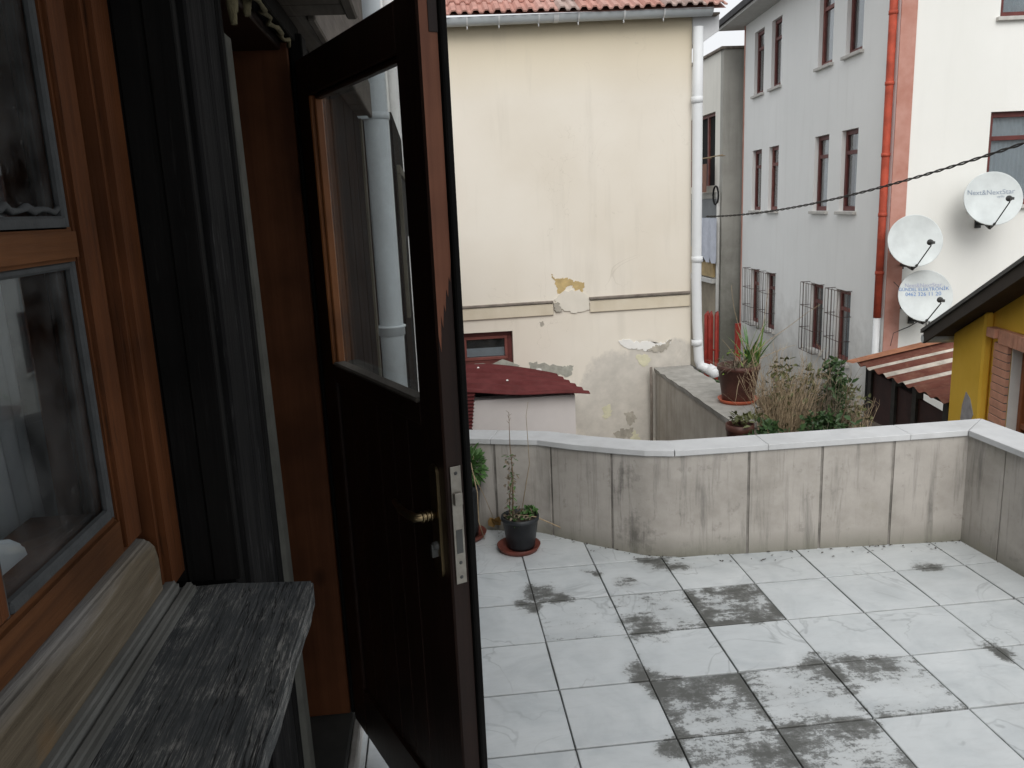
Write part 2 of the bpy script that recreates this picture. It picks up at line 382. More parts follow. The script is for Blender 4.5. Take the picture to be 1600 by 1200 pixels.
M_LEDGE = plain('dark_ledge_shadow_line', (.19, .165, .14), .95, .35, 10)  # grey-brown ledge tone with the belt's shadow line painted in
M_BAND = rendered('band_render', (.54, .475, .36), (.63, .57, .46), 4, .3, (.38, .33, .25))

M_ORW = wood('orange_varnished_wood', (.055, .018, .006), (.130, .045, .015), 'Z', .62, .16, .7, 60, knots=True, flecks=(.021, .009, .004))
M_ORWH = wood('orange_varnished_rail', (.065, .025, .009), (.145, .057, .020), 'Y', .62, .16, .6, 60)
M_BRJ = wood('brown_jamb_wood', (.085, .031, .013), (.145, .054, .023), 'Z', .65, .14, .3, 50, knots=True)
M_DOORW = wood('dark_door_varnish', (.011, .005, .0036), (.024, .0105, .0068), 'Z', .45, .25, .25, 60)
M_EDGEW = wood('bare_door_edge', (.12, .038, .018), (.21, .080, .042), 'Z', .55, .3, .25, 50)
M_BEADO = wood('orange_glazing_bead', (.16, .055, .018), (.30, .115, .038), 'Z', .5, .3, .3, 50)
M_BLACKW = wood('black_stained_board', (.006, .006, .006), (.013, .0125, .012), 'Z', .88, .06, .8, 50, flecks=(.020, .0195, .0185))
M_CHARW = wood('charcoal_board', (.006, .006, .0065), (.024, .0235, .023), 'Z', .9, .06, 1.0, 50, flecks=(.055, .055, .053))
M_GREYW = wood('grey_old_board', (.055, .047, .040), (.13, .115, .10), 'Y', .8, .2, .6, 40)
M_OLIVEW = wood('olive_corner_board', (.09, .085, .065), (.15, .14, .115), 'Z', .8, .2, .5, 40)
M_BEADW = wood('weathered_bead', (.09, .09, .083), (.21, .21, .198), 'Y', .85, .15, .8, 70)
M_STRIP = plain('grey_sealant_strip', (.06, .06, .052), .9, .25, 18)
M_PUTTY = plain('window_putty', (.05, .053, .055), .85, .2, 30, bump=.6)
M_FOAM = plain('yellowed_foam', (.15, .13, .075), .9, .3, 30, bump=.8, bd=.01)
def beam_mat():
    t = MT('weathered_frame_beam'); v = t.mapped((75, 3.5, 75)); n = t.noise(1, 7, .65, v, .5)
    col = t.ramp(n, [(.3, (.055, .043, .028)), (.55, (.135, .11, .077)), (.75, (.22, .195, .16))])
    p = t.noise(3.5, 4, .6); z = t.sep()[2]
    m = t.node('ShaderNodeMapRange'); m.inputs['From Min'].default_value = 1.085; m.inputs['From Max'].default_value = 1.12; t.link(z, m.inputs['Value'])
    col = t.mix(t.ramp(t.math('ADD', t.math('MULTIPLY', m.outputs[0], .55), t.math('MULTIPLY', p, .5)), [(.45, 0), (.75, .75)]), col, t.ramp(n, [(.3, (.12, .123, .125)), (.7, (.27, .275, .28))]))
    o = t.noise(6, 4, .6); col = t.mix(t.ramp(o, [(.55, 0), (.7, .45)]), col, (.20, .11, .04))
    return t.fin(col, .8, n, .8, .004, .2)
M_BEAM = beam_mat()
def sill_mat():
    t = MT('flaking_grey_sill')
    n = t.noise(1, 8, .75, t.mapped((170, 4.2, 170)), .15); n2 = t.noise(1, 4, .7, t.mapped((560, 42, 560)), .1)
    fl = t.noise(1, 6, .78, t.mapped((230, 13, 230)), .1)
    big = t.noise(7, 5, .6, None, .8); mid = t.noise(22, 5, .65)
    base = t.ramp(n, [(.34, (.022, .024, .025)), (.52, (.072, .077, .077)), (.72, (.15, .153, .148))])
    f = t.math('ADD', t.math('MULTIPLY', fl, .6), t.math('ADD', t.math('MULTIPLY', n2, .25), t.math('MULTIPLY', mid, .22)))
    base = t.mix(t.ramp(f, [(.545, 0), (.60, .85)]), base, t.ramp(n2, [(.3, (.19, .187, .175)), (.7, (.34, .332, .312))]))
    base = t.mix(t.ramp(big, [(.46, 0), (.62, .75)]), base, t.ramp(n, [(.36, (.024, .028, .031)), (.7, (.072, .079, .083))]))
    cr = t.noise(1, 5, .6, t.mapped((34, 1.7, 34)), .2)
    crk = t.ramp(t.math('ABSOLUTE', t.math('SUBTRACT', cr, .5)), [(0, 1), (.010, 0)])
    base = t.mix(t.math('MULTIPLY', crk, .9), base, (.006, .006, .006))
    h = t.math('SUBTRACT', t.math('ADD', n, t.math('MULTIPLY', f, .8)), t.math('MULTIPLY', crk, .8))
    return t.fin(base, .75, h, 1.0, .005, .25)
M_SILL = sill_mat()
M_PLINTH = rendered('stained_white_plinth', (.42, .41, .39), (.60, .59, .57), 9, .6, (.16, .15, .13))
M_THRESH = rendered('grey_threshold', (.055, .057, .055), (.09, .09, .086), 6, .3, (.04, .04, .04))
M_ROOMW = plain('room_wall', (.09, .09, .095), .9, .1)
M_LACE = plain('white_lace', (.55, .57, .60), .9, .08)
G_DOOR = glass('door_glass', .10)
G_WIN = glass('window_glass', .07)
G_FAR = glass('far_glass', .05, (.75, .78, .8))

# ------------------------------------------------------------------ wall with openings
def wall(mb, p0, du, dv, us, vs, holes, nin, depth):
    """rectangle us x vs in the frame p0 + du*u + dv*v with rectangular holes; nin points into the wall"""
    U = sorted(set([us[0], us[1]] + [h[i] for h in holes for i in (0, 1)]))
    V = sorted(set([vs[0], vs[1]] + [h[i] for h in holes for i in (2, 3)]))
    U = [u for u in U if us[0]-1e-6 <= u <= us[1]+1e-6]; V = [v for v in V if vs[0]-1e-6 <= v <= vs[1]+1e-6]
    P = lambda u, v, d=0: p0 + du*u + dv*v + nin*d
    ix = {}
    def vi(u, v, d):
        k = (round(u, 5), round(v, 5), d)
        if k not in ix: ix[k] = len(verts); verts.append(P(u, v, d))
        return ix[k]
    verts = []; faces = []
    inh = lambda u, v: any(h[0] < u < h[1] and h[2] < v < h[3] for h in holes)
    for i in range(len(U)-1):
        for j in range(len(V)-1):
            if inh((U[i]+U[i+1])/2, (V[j]+V[j+1])/2): continue
            faces.append((vi(U[i], V[j], 0), vi(U[i+1], V[j], 0), vi(U[i+1], V[j+1], 0), vi(U[i], V[j+1], 0)))
            for (ua, va, ub, vb, uo, vo) in ((U[i], V[j], U[i+1], V[j], (U[i]+U[i+1])/2, V[j]-1e-3), (U[i], V[j+1], U[i+1], V[j+1], (U[i]+U[i+1])/2, V[j+1]+1e-3),
                                              (U[i], V[j], U[i], V[j+1], U[i]-1e-3, (V[j]+V[j+1])/2), (U[i+1], V[j], U[i+1], V[j+1], U[i+1]+1e-3, (V[j]+V[j+1])/2)):
                out = not (us[0] < uo < us[1] and vs[0] < vo < vs[1])
                if out or inh(uo, vo):
                    faces.append((vi(ua, va, 0), vi(ub, vb, 0), vi(ub, vb, depth), vi(ua, va, depth)))
    mb.add(verts, faces)

def jag(poly, n=5, amp=.12):
    out = []
    for i in range(len(poly)):
        a, b = Vector(poly[i]), Vector(poly[(i+1) % len(poly)]); L = (b-a).length
        for k in range(n):
            p = a.lerp(b, k/n)
            if k: p += Vector((random.uniform(-1, 1), 0, random.uniform(-1, 1)))*L*amp/n*1.6
            out.append(p)
    return out

# ================================================================== SETTING
ZG = -3.4
MB().add([(-60,-40,ZG), (90,-40,ZG), (90,120,ZG), (-60,120,ZG)], [(0,1,2,3)]).build('ground', M_GROUND, kind='structure')

# parapet inner line at floor level and the height of the wall under its coping
PL = [(-.62,4.02,.43), (.18,3.73,.438), (.452,3.632,.44), (.60,3.495,.447), (.77,3.357,.457), (.87,3.283,.463), (.985,3.243,.465), (1.284,3.222,.470), (1.69,3.205,.475), (2.265,3.165,.488)]
TH = .12
def off_line(pts, d):
    out = []
    for i, p in enumerate(pts):
        a = Vector(pts[max(i-1, 0)][:2]); b = Vector(pts[min(i+1, len(pts)-1)][:2]); t = (b-a).normalized()
        out.append(Vector((p[0] - t.y*d, p[1] + t.x*d)))
    return out
out_pl = off_line(PL, TH*.5)
outline = [(-.30, -1.6), (2.33, -1.6), (2.33, 3.22)] + [(p.x, p.y) for p in reversed(out_pl)] + [(-.62, 2.6), (-.30, 2.6)]
slab = MB().prism([(x, y, -.012) for x, y in outline], (0, 0, -.2))
tf = slab.build('terrace_floor', M_GROUT, kind='structure')
MB().prism([(x*.999, y*.999, -.213) for x, y in outline], (0, 0, ZG+.213)).build('terrace_base', M_CONC, kind='structure')

def clip(poly, n, c):          # keep n.p <= c
    out = []
    for i in range(len(poly)):
        a, b = poly[i], poly[(i+1) % len(poly)]; da, db = n[0]*a[0]+n[1]*a[1]-c, n[0]*b[0]+n[1]*b[1]-c
        if da <= 0: out.append(a)
        if (da < 0) != (db < 0) and abs(da-db) > 1e-9:
            k = da/(da-db); out.append((a[0]+(b[0]-a[0])*k, a[1]+(b[1]-a[1])*k))
    return out
DIRTY = {(1, 3): 1.0, (2, 1): .95, (2, 4): .75, (1, 4): .6, (3, 3): .45, (2, 3): .5, (1, 1): .45, (0, 1): .3}
def hp(a, b):
    n = (-(b[1]-a[1]), b[0]-a[0]); return n, n[0]*a[0]+n[1]*a[1]
for i in range(-3, 8):
    for j in range(-4, 16):
        g = .0019 + random.uniform(-.0006, .0008); gy = .0042 + random.uniform(-.001, .001)
        x0, y0 = GX+TS*i+g, GY-TS*j+gy; x1, y1 = GX+TS*(i+1)-g, GY-TS*(j-1)-gy
        full = [(x0, y0), (x1, y0), (x1, y1), (x0, y1)]; poly = full
        poly = clip(poly, (-1, 0), .30 if (y0+y1)/2 < 2.6 else .6); poly = clip(poly, (1, 0), 2.325)
        cx = (x0+x1)/2
        for k in range(len(out_pl)-1):
            a, b = out_pl[k], out_pl[k+1]
            if a.x-.02 <= cx < b.x+.02 or (k == 0 and cx < a.x):
                n, c = hp(a, b); poly = clip(poly, n, c)
        if len(poly) < 3 or y1 < -1.4: continue
        dz = random.uniform(-.0012, .0012)
        m = MB().prism([(p[0], p[1], dz) for p in poly], (0, 0, -.011))
        to = m.build('tile', M_TILE, tf, bevel=.0016)
        to.color = (DIRTY.get((i, j), 0.0), 0, 0, 1)

# ================================================================== PARAPET
par = thing('parapet_wall', (1.3, 3.25, 0), 'low beige stained rendered parapet wall with white marble coping round the tiled terrace', 'wall')
def para_run(mb, pts, inner, outer, zb, zt=None, dz=0):
    A = off_line(pts, inner); B = off_line(pts, outer)
    vs = []
    for k in range(len(pts)):
        t = (zt if zt is not None else pts[k][2])+dz; z = zb if not isinstance(zb, str) else pts[k][2]
        vs += [(A[k].x, A[k].y, z), (B[k].x, B[k].y, z), (B[k].x, B[k].y, t), (A[k].x, A[k].y, t)]
    L = len(pts)-1
    mb.add(vs, [(4*k+i, 4*k+(i+1) % 4, 4*k+4+(i+1) % 4, 4*k+4+i) for k in range(L) for i in range(4)] + [(0, 1, 2, 3), (4*L, 4*L+3, 4*L+2, 4*L+1)])
RW = [(2.265,3.165,.488),(2.29,2.95,.486),(2.30,2.3,.486),(2.31,1.0,.486),(2.33,-1.6,.486)]
core = MB(); para_run(core, PL, .0045, TH, -.3); para_run(core, RW, .0045, TH, -.3); core.build('core', M_JOINT, par)
# dense point list along the wall so that panels may follow its curve
def resample(pts, step):
    out = [Vector(pts[0])]
    for a, b in zip(pts, pts[1:]):
        a, b = Vector(a), Vector(b); n = max(1, int((b-a).length/step))
        for k in range(1, n+1): out.append(a.lerp(b, k/n))
    return out
D = resample(PL, .006)
for _ in range(30):
    D = [D[0]] + [(D[i-1]+D[i]*2+D[i+1])/4 for i in range(1, len(D)-1)] + [D[-1]]
seamx = []
for u in (778, 862, 962, 1160, 1268, 1372, 1480):
    p = PY(u, 760, 3.3 if u > 900 else 3.6); seamx.append(p.x)
seamx = [-.5, -.1] + seamx + [9]
cur = []; k = 0
for p in D:
    if k < len(seamx) and p.x > seamx[k]:
        if len(cur) > 1:
            m = MB(); para_run(m, cur[:-1] if len(cur) > 2 else cur, 0, .012, -.004); m.build('panel', M_PAR, par)
        cur = [p]; k += 1
    else: cur.append(p)
m = MB(); para_run(m, cur, 0, .012, -.004); m.build('panel', M_PAR, par)
for a, b in ((3.165, 2.952), (2.946, 2.50), (2.494, 2.0), (1.994, 1.4), (1.394, .8), (.794, 0), (-.006, -1.6)):
    f = lambda y: 2.265+(3.165-y)*.012 + (.01 if y < 2.96 else 0)
    m = MB(); para_run(m, [(f(a), a, .487), (f(b), b, .486)], 0, .012, -.004); m.build('panel', M_PAR, par)
# coping stones
cur = []; cuts = [.2, .985, 1.345, 2.0, 9]; k = 0; last = None
for p in [Vector(q) for q in resample(PL, .05)]:
    cur.append(p)
    if p.x > cuts[k]:
        m = MB(); para_run(m, cur, -.014, TH+.022, 'w', dz=.026); m.build('coping_stone', M_COPE, par, bevel=.002)
        cur = [p + (Vector((.0012, 0, 0)))]; k += 1
cur[-1] = Vector((2.252, 3.166, .488))
A = off_line([tuple(p) for p in cur], -.014); B = off_line([tuple(p) for p in cur], TH+.022)
A[-1] = Vector((2.251, 3.152)); B[-1] = Vector((2.42, 3.31)); m = MB(); vs = []
for k in range(len(cur)):
    z = cur[k].z; vs += [(A[k].x, A[k].y, z), (B[k].x, B[k].y, z), (B[k].x, B[k].y, z+.026), (A[k].x, A[k].y, z+.026)]
L = len(cur)-1
m.add(vs, [(4*k+i, 4*k+(i+1) % 4, 4*k+4+(i+1) % 4, 4*k+4+i) for k in range(L) for i in range(4)] + [(0, 1, 2, 3), (4*L, 4*L+3, 4*L+2, 4*L+1)]); m.build('coping_stone', M_COPE, par, bevel=.002)
yy = [3.149, 2.55, 1.9, 1.2, .5, -.4, -1.6]
for a, b in zip(yy, yy[1:]):
    q = .0012
    top = [(2.251+(3.165-a)*.015, a-q), (2.251+(3.165-b)*.015, b+q), (2.44, b+q), (2.42 if a > 3 else 2.44, (3.308 if a > 3 else a)-q)]
    m = MB().prism([(x, y, .489) for x, y in top], (0, 0, .0255)); m.build('coping_stone', M_COPE, par, bevel=.002)

lit = MB(); random.seed(31)
for k in range(150):
    q = random.choice(D); t_ = random.random()**2*.09; p = Vector((q.x+random.gauss(0, .01), q.y-.006-t_, .0035)); a_ = random.random()*6.28; l_ = random.uniform(.003, .011)
    d_ = Vector((math.cos(a_), math.sin(a_), 0)); e_ = Vector((-d_.y, d_.x, .3))
    lit.add([p-d_*l_, p+e_*l_*.35+Vector((0, 0, .001)), p+d_*l_, p-e_*l_*.35+Vector((0, 0, .002))], [(0, 1, 2, 3)])
lo_ = lit.build('leaf_litter', M_SOIL, kind='stuff'); tag(lo_, 'dark crumbs of soil and leaf litter along the foot of the parapet', 'litter')
# ================================================================== TIMBER HOUSE (the facade at the left)
WX = -.31
house = thing('timber_house', (-.5, 1.2, 0), 'old dark timber house facade with orange window frame, weathered sill and half glazed brown door', 'house')
def hb(name, a, b, mat, bevel=.003, parent=None): return MB().box(a, b).build(name, mat, parent or house, bevel=bevel)
# boards between window and door
hb('corner_post', (-.45, 1.19, 0.0), (WX-.012, 1.235, 2.02), M_BLACKW)
hb('board', (-.36, 1.2355, .0), (WX, 1.325, 2.02), M_CHARW, .004)
hb('board', (-.36, 1.3285, .0), (WX+.003, 1.398, 2.02), M_CHARW, .004)
hb('door_post', (-.46, 1.4015, .0), (WX-.018, 1.452, 2.02), M_BLACKW, .003)
hb('trim', (WX-.020, 1.412, .0), (WX+.004, 1.440, 1.97), M_BLACKW, .004)
m = MB().add([(-.335,1.455,1.83),(-.335,1.505,1.83),(-.335,1.575,.10),(-.335,1.50,.10),(WX,1.46,1.83),(WX,1.505,1.83),(WX,1.575,.10),(WX,1.53,.10)], [(0,1,2,3),(4,7,6,5),(0,4,5,1),(1,5,6,2),(2,6,7,3),(3,7,4,0)])
m.build('sealant_strip', M_STRIP, house, bevel=.002)
# black return of the window casing
hb('casing', (-.46, 1.178, 1.002), (-.392, 1.2, 2.02), M_BLACKW, .002)
hb('casing', (-.391, 1.176, 1.001), (-.352, 1.189, 2.02), M_BLACKW, .002)
hb('casing', (-.351, 1.172, 1.001), (WX-.002, 1.189, 2.02), M_BLACKW, .002)
# far jamb, head, beyond the door
hb('door_jamb', (-.60, 2.192, .085), (-.318, 2.27, 1.955), M_BRJ, .003)
hb('door_jamb', (-.315, 2.2, .08), (WX+.028, 2.275, 1.975), M_BLACKW, .003)
hb('door_head', (-.60, 1.40, 1.935), (-.335, 2.191, 1.99), M_DOORW, .003)
hb('door_head', (-.334, 1.40, 1.955), (WX+.012, 2.27, 2.0), M_BLACKW, .003)
foam = MB(); pts = [(WX+.006-.03*random.random()*.5, 1.42+.76*k/22, 1.948+random.uniform(-.007, .008)) for k in range(23)]
foam.tube(pts, [random.uniform(.003, .0065) for _ in pts], 7)
for yy_, l_ in ((1.64, .075), (1.66, .05), (1.78, .03)):
    foam.tube([(WX-.02, yy_, 1.955), (WX-.022, yy_+.004, 1.955-l_*.5), (WX-.02, yy_+.002, 1.955-l_)], [.012, .010, .006], 7)
foam.build('expanding_foam', M_FOAM, house)
# wall boards beyond the door up to the corner
y = 2.278; random.seed(3)
while y < 4.30:
    w = random.choice((.16, .19, .22)); e = min(y+w, 4.34)
    hb('board', (-.45, y, 0.06), (WX+random.uniform(-.004, .003), e-.004, 2.0), M_CHARW, .003); y = e
hb('corner_board', (-.45, 4.342, 0.06), (WX+.012, 4.42, 2.0), M_OLIVEW, .003)
# soffit boards of the overhanging upper floor; the overhang is deeper on this side of the door
y = -1.6; random.seed(14)
while y < 4.28:
    w = random.choice((.20, .24, .27)); e = min(y+w, 2.16 if y < 2.15 else 4.30); xo = -.165 if y < 2.15 else -.262
    hb('soffit_board', (-.75, y, 2.004+random.uniform(0, .004)), (xo, e-.005, 2.03), M_GREYW, .003); y = e
hb('fascia', (-.164, -1.6, 1.995), (-.138, 2.16, 2.16), M_GREYW, .004)
hb('fascia', (-.261, 2.161, 1.995), (-.240, 4.30, 2.16), M_GREYW, .004)
for z in (2.165, 2.39, 2.615):
    hb('upper_board', (-.19, -1.6, z), (-.150, 2.16, z+.221), M_GREYW, .003); hb('upper_board', (-.288, 2.161, z), (-.250, 4.30, z+.221), M_GREYW, .003)
hb('upper_wall', (-3.0, -1.6, 2.035), (-.2885, 4.29, 2.84), M_CHARW, 0)
hb('roof_edge', (-3.0, -1.7, 2.842), (-.12, 4.36, 2.90), M_EAVE, .004)
# unseen slab added over the viewpoint to shade the sill and window
hb('shade_slab', (-.136, -1.6, 2.32), (.50, .95, 2.38), M_GREYW, .004)
# walls behind, room
hb('wall', (-.50, -1.6, -3.4), (-.452, .62, 2.0), M_CHARW, 0)
hb('plinth', (-.50, .625, -.2), (-.335, 1.262, .985-.04), M_PLINTH, .002)
hb('batten', (-.36, 1.263, .0), (WX-.014, 1.30, .94), M_BLACKW, .003) if False else None
hb('threshold', (-.62, 1.40, -.1), (WX, 2.30, .08), M_THRESH, .004)
hb('plinth', (-.45, 1.19, -.2), (WX+.004, 2.32, .066), M_PLINTH, .003) if False else None
hb('step_riser', (WX+.001, 1.45, -.02), (WX+.022, 2.31, .060), M_PLINTH, .004)
hb('plinth', (-.45, 2.312, -.2), (WX+.02, 4.42, .058), M_PLINTH, .003)
room = MB()
room.add([(-.51,-1.5,.0),(-3,-1.5,.0),(-3,2.4,.0),(-.51,2.4,.0),(-.51,-1.5,2.0),(-3,-1.5,2.0),(-3,2.4,2.0),(-.51,2.4,2.0)], [(0,1,2,3),(4,7,6,5),(0,4,5,1),(1,5,6,2),(2,6,7,3)])
room.build('room', M_ROOMW, house)
hb('inner_partition', (-3.0, 1.85, .0), (-.62, 1.88, 2.0), M_ROOMW, 0)
hb('inner_partition', (-.61, 2.30, .0), (-.46, 2.35, 2.0), M_ROOMW, 0)
hb('outer_panel', (-.51, 1.19, .0), (-.462, 1.40, 2.0), M_BLACKW, 0)
# window -------------------------------------------------------------
SX = -.415
win = MB().box((SX-.035, 1.036, 1.112), (SX, 1.098, 2.0)).build('window', M_ORW, house, bevel=.006, seg=2)
win['label'] = 'orange varnished window with two small panes and grey putty'
def wb(name, a, b, mat, bevel=.004): return MB().box(a, b).build(name, mat, win, bevel=bevel, seg=2)
wb('rail', (SX-.0345, .5, 1.111), (SX-.001, 1.0345, 1.166), M_ORWH, .006)
wb('rail', (SX-.0345, .5, 1.490), (SX-.001, 1.0355, 1.530), M_ORWH, .005)
wb('stile', (SX-.0346, .675, 1.167), (SX-.0012, .757, 1.4895), M_ORW, .006)
wb('stile', (SX-.0346, .675, 1.531), (SX-.0012, .757, 2.0), M_ORW, .006)
for z0, z1 in ((1.160, 1.495), (1.525, 2.0)):
    MB().box((SX-.022, .75, z0), (SX-.019, 1.04, z1)).build('pane', G_WIN, win)
    p = MB()
    p.box((SX-.0185, 1.022, z0), (SX-.008, 1.0355, z1)); p.box((SX-.0185, .757, z0), (SX-.008, .768, z1))
    p.box((SX-.0185, .768, z0 + (.004 if z0 < 1.4 else 0)), (SX-.006, 1.022, z0+.018))
    p.box((SX-.0185, .768, z1-.014), (SX-.008, 1.022, z1-.004))
    p.build('putty', M_PUTTY, win, bevel=.003)
flap = MB()
pts = [(SX-.012+random.uniform(-.004, .006), .80+.22*k/14, 1.546+random.uniform(-.002, .009)) for k in range(15)]
flap.tube(pts, [random.uniform(.003, .006) for _ in pts], 6); flap.build('putty', M_PUTTY, win)
wb('post', (-.45, 1.1005, 1.016), (-.390, 1.1765, 2.02), M_ORW, .010)
ya_, yb_ = PX(28, 150, -.52).y, PX(72, 150, -.52).y
wb('inner_post', (-.56, ya_, 1.10), (-.52, yb_, 2.0), M_BRJ, .004)
wb('inner_rail', (-.56, .45, 1.06), (-.46, 1.098, 1.150), M_BRJ, .004)
# frame beam under the sash with a rounded top, then the two beads
prof = [(-.47,1.030), (-.47,1.108), (-.425,1.112), (-.408,1.109), (-.399,1.098), (-.396,1.080), (-.396,1.030)]
bm_ = MB().prism([(x, .3, z) for x, z in prof], (0, .79, 0)); bm_.build('sill_beam', M_BEAM, win, bevel=.004, seg=2)
for (xa, xb, za, zb) in ((-.41, -.383, 1.004, 1.034), (-.3825, -.366, 1.003, 1.022)):
    MB().box((xa, .3, za), (xb, 1.118 if xa < -.4 else 1.135, zb)).build('bead', M_BEADW, win, bevel=.005, seg=2)
# weathered sill board
sm = MB(); NY = 40
top = []
for k in range(NY+1):
    yk = .35+.80*k/NY
    e = -.200 + .0009*math.sin(yk*31)+.0007*math.sin(yk*77+1) - (.003 if k == NY else 0)
    top.append((e, yk))
poly = [(-.452, .35)] + top + [(-.31, 1.163), (-.318, 1.1665), (-.452, 1.165)]
sm.prism([(x, y, 1.0) for x, y in poly], (0, 0, -.034))
sl = sm.build('window_sill', M_SILL, house, bevel=.003, seg=2)
sl['label'] = 'wide grey weathered wooden window sill board with flaking paint'
hb('sill_apron', (-.34, .35, .90), (-.322, 1.15, .965), M_CHARW, .003)
# lace curtain behind the lower pane
cu = MB(); n = 60; vs = []
ca_, cb_x = PX(0, 600, -.60).y-.25, PX(42, 600, -.60).y
for k in range(n+1):
    yk = ca_+(cb_x-ca_)*k/n; xk = -.60+.010*math.sin(k*.8)+.006*math.sin(k*.31)
    vs += [(xk, yk, 1.02), (xk-.004, yk-.01, 1.25), (xk, yk-.02, 1.50)]
cu.add(vs, [f for k in range(n) for f in ((3*k, 3*k+3, 3*k+4, 3*k+1), (3*k+1, 3*k+4, 3*k+5, 3*k+2))], True)
tag(cu.build('lace_curtain', M_LACE), 'white net curtain hanging behind the lower window pane', 'curtain')
cu = MB(); q = [PX(u, v, -.50) for u, v in ((-30, 930), (20, 900), (50, 875), (40, 850), (20, 842), (-30, 850))]
cu.prism(q, (-.02, 0, 0)); tag(cu.build('folded_cloth', M_LACE, bevel=.004, seg=2), 'folded pale cloth lying on the ledge inside the window', 'cloth')

# door ---------------------------------------------------------------
TH_ = R(-65.5); dd = Vector((math.cos(TH_), math.sin(TH_), 0)); dn = Vector((-dd.y, dd.x, 0))   # dn points to the outer face
HP = Vector((-.304, 2.187, 0)); AX = (dd, dn, Vector((0, 0, 1))); DW, DT = .742, .040
def db(name, a, b, mat, bevel=.003, parent=None): return MB().box(a, b, AX, HP).build(name, mat, parent, bevel=bevel)
def dpix(u, v): p = PP(u, v, HP, dn); return (p-HP).dot(dd), p.z
gs0, gs1, gz0, gz1 = .118, .640, 1.165, 1.815
door = db('door', (.098, .012, .10), (gs1+.02, .030, gz0-.065), M_DOORW, 0, house)
door['label'] = 'dark brown half glazed wooden door standing ajar with brass lever handle'
def dp(name, a, b, mat, bevel=.003): return db(name, a, b, mat, bevel, door)
dp('stile', (0, 0, .07), (.0975, DT, 1.908), M_DOORW); dp('stile', (gs1+.0005, 0, .07), (DW, DT, 1.908), M_DOORW)
dp('rail', (.098, .0005, gz1), (gs1, DT-.0005, 1.9075), M_DOORW); dp('rail', (.098, .0005, gz0-.06), (gs1, DT-.0005, gz0-.012), M_DOORW)
dp('rail', (.098, .0005, .0705), (gs1, DT-.0005, .22), M_DOORW)
n = 6
for k in range(n):
    a = .102+(gs1-.106)*k/n; b = .102+(gs1-.106)*(k+1)/n
    dp('panel', (a+.001, .008, .221), (b-.0015, .0118, gz0-.061), M_DOORW, .0025)
# glazing beads: hinge side orange varnish, its colour brightened for the light it catches
dp('glazing_bead', (.0978, -.003, gz0-.011), (.106, .026, gz1-.001), M_BEADO); dp('glazing_bead', (.1062, .006, gz0-.011), (.118, .026, gz1-.001), M_BEADO)
dp('glazing_bead', (.1185, -.008, gz0-.0115), (gs1-.001, .026, gz0-.001), M_GREYW, .004); dp('glazing_bead', (.1185, .006, gz1-.012), (gs1-.001, .026, gz1-.0005), M_DOORW)
dp('pane', (.108, .0265, gz0-.01), (gs1, .030, gz1), G_DOOR, 0)
# bare lock edge, black outer lip
def dpt(s_, d_, z_): return HP + dd*s_ + dn*d_ + Vector((0, 0, z_))
wear = [(.0035, 1.907), (.037, 1.907), (.037, 1.435), (.034, 1.40), (.031, 1.41), (.028, 1.372), (.0245, 1.388), (.021, 1.345), (.018, 1.36), (.014, 1.315), (.011, 1.34), (.0075, 1.27), (.0035, 1.30)]
MB().prism([dpt(DW+.0011, d_, z_) for d_, z_ in wear], dd*.0011).build('lock_edge', M_EDGEW, door)
dp('lock_edge', (DW+.0002, .0035, .071), (DW+.0010, .0371, 1.9065), M_DOORW, 0)
dp('outer_lip', (gs1+.03, DT+.0003, .072), (DW+.010, DT+.014, 1.915), M_BLACKW, .003)
dp('outer_panel', (.1, .0305, .10), (gs1+.02, .036, gz0-.065), M_BLACKW, .001)
dp('edge_repair', (DW+.0023, .020, 1.835), (DW+.0035, DT-.002, 1.907), M_DOORW, .0005)
# lock plate on the edge
lz0, lz1 = 0.797, 1.043
lp = MB().box((DW+.0023, .009, lz0), (DW+.0045, .032, lz1), AX, HP).build('lock_plate', M_STEEL, door, bevel=.0006)
MB().box((DW+.0046, .012, .965), (DW+.013, .029, .990), AX, HP).build('lock_bolt', M_STEEL, door, bevel=.0008)
MB().box((DW+.0046, .0135, .862), (DW+.0052, .0275, .912), AX, HP).build('bolt_slot', M_DARKM, door)
for z in (lz0+.014, lz1-.014, lz0+.045):
    c = HP+dd*(DW+.0046)+dn*.0205+Vector((0, 0, z)); MB().lathe([(.0, .0012), (.0030, .001), (.0038, 0)], c, 12, (dn, Vector((0, 0, 1)), dd)).build('screw', M_DARKM, door)
# handle plate with its rounded ends, lever, key cylinder
hs_ = DW-.046
def dpt(s, d, z): return HP + dd*s + dn*d + Vector((0, 0, z))
pl = MB()
pz0, pz1, pw = .798, 1.04, .018
o_ = [(hs_+pw*math.cos(a), pz1-pw+pw*math.sin(a)) for a in [math.pi*k/10 for k in range(11)]] + [(hs_+pw*math.cos(a), pz0+pw+pw*math.sin(a)) for a in [math.pi+math.pi*k/10 for k in range(11)]]
pl.prism([dpt(s, -.0065, z) for s, z in o_], dn*.0067)
pl.build('handle_plate', M_BRASS, door, bevel=.0022, seg=2)
lv = MB(); hz = .935
lv.tube([dpt(hs_, -.005, hz), dpt(hs_, -.018, hz), dpt(hs_, -.036, hz), dpt(hs_-.006, -.048, hz), dpt(hs_-.03, -.052, hz), dpt(hs_-.07, -.051, hz-.003), dpt(hs_-.112, -.048, hz+.004)], [.009, .0085, .009, .0095, .009, .0078, .006], 12)
for q in (.013, .022, .031): lv.lathe([(.006, -.003), (.0115, -.0015), (.0125, 0), (.0115, .0015), (.006, .003)], dpt(hs_, -q-.004, hz), 14, (dd, Vector((0, 0, 1)), -dn))
lv.build('handle', M_BRASS, door)
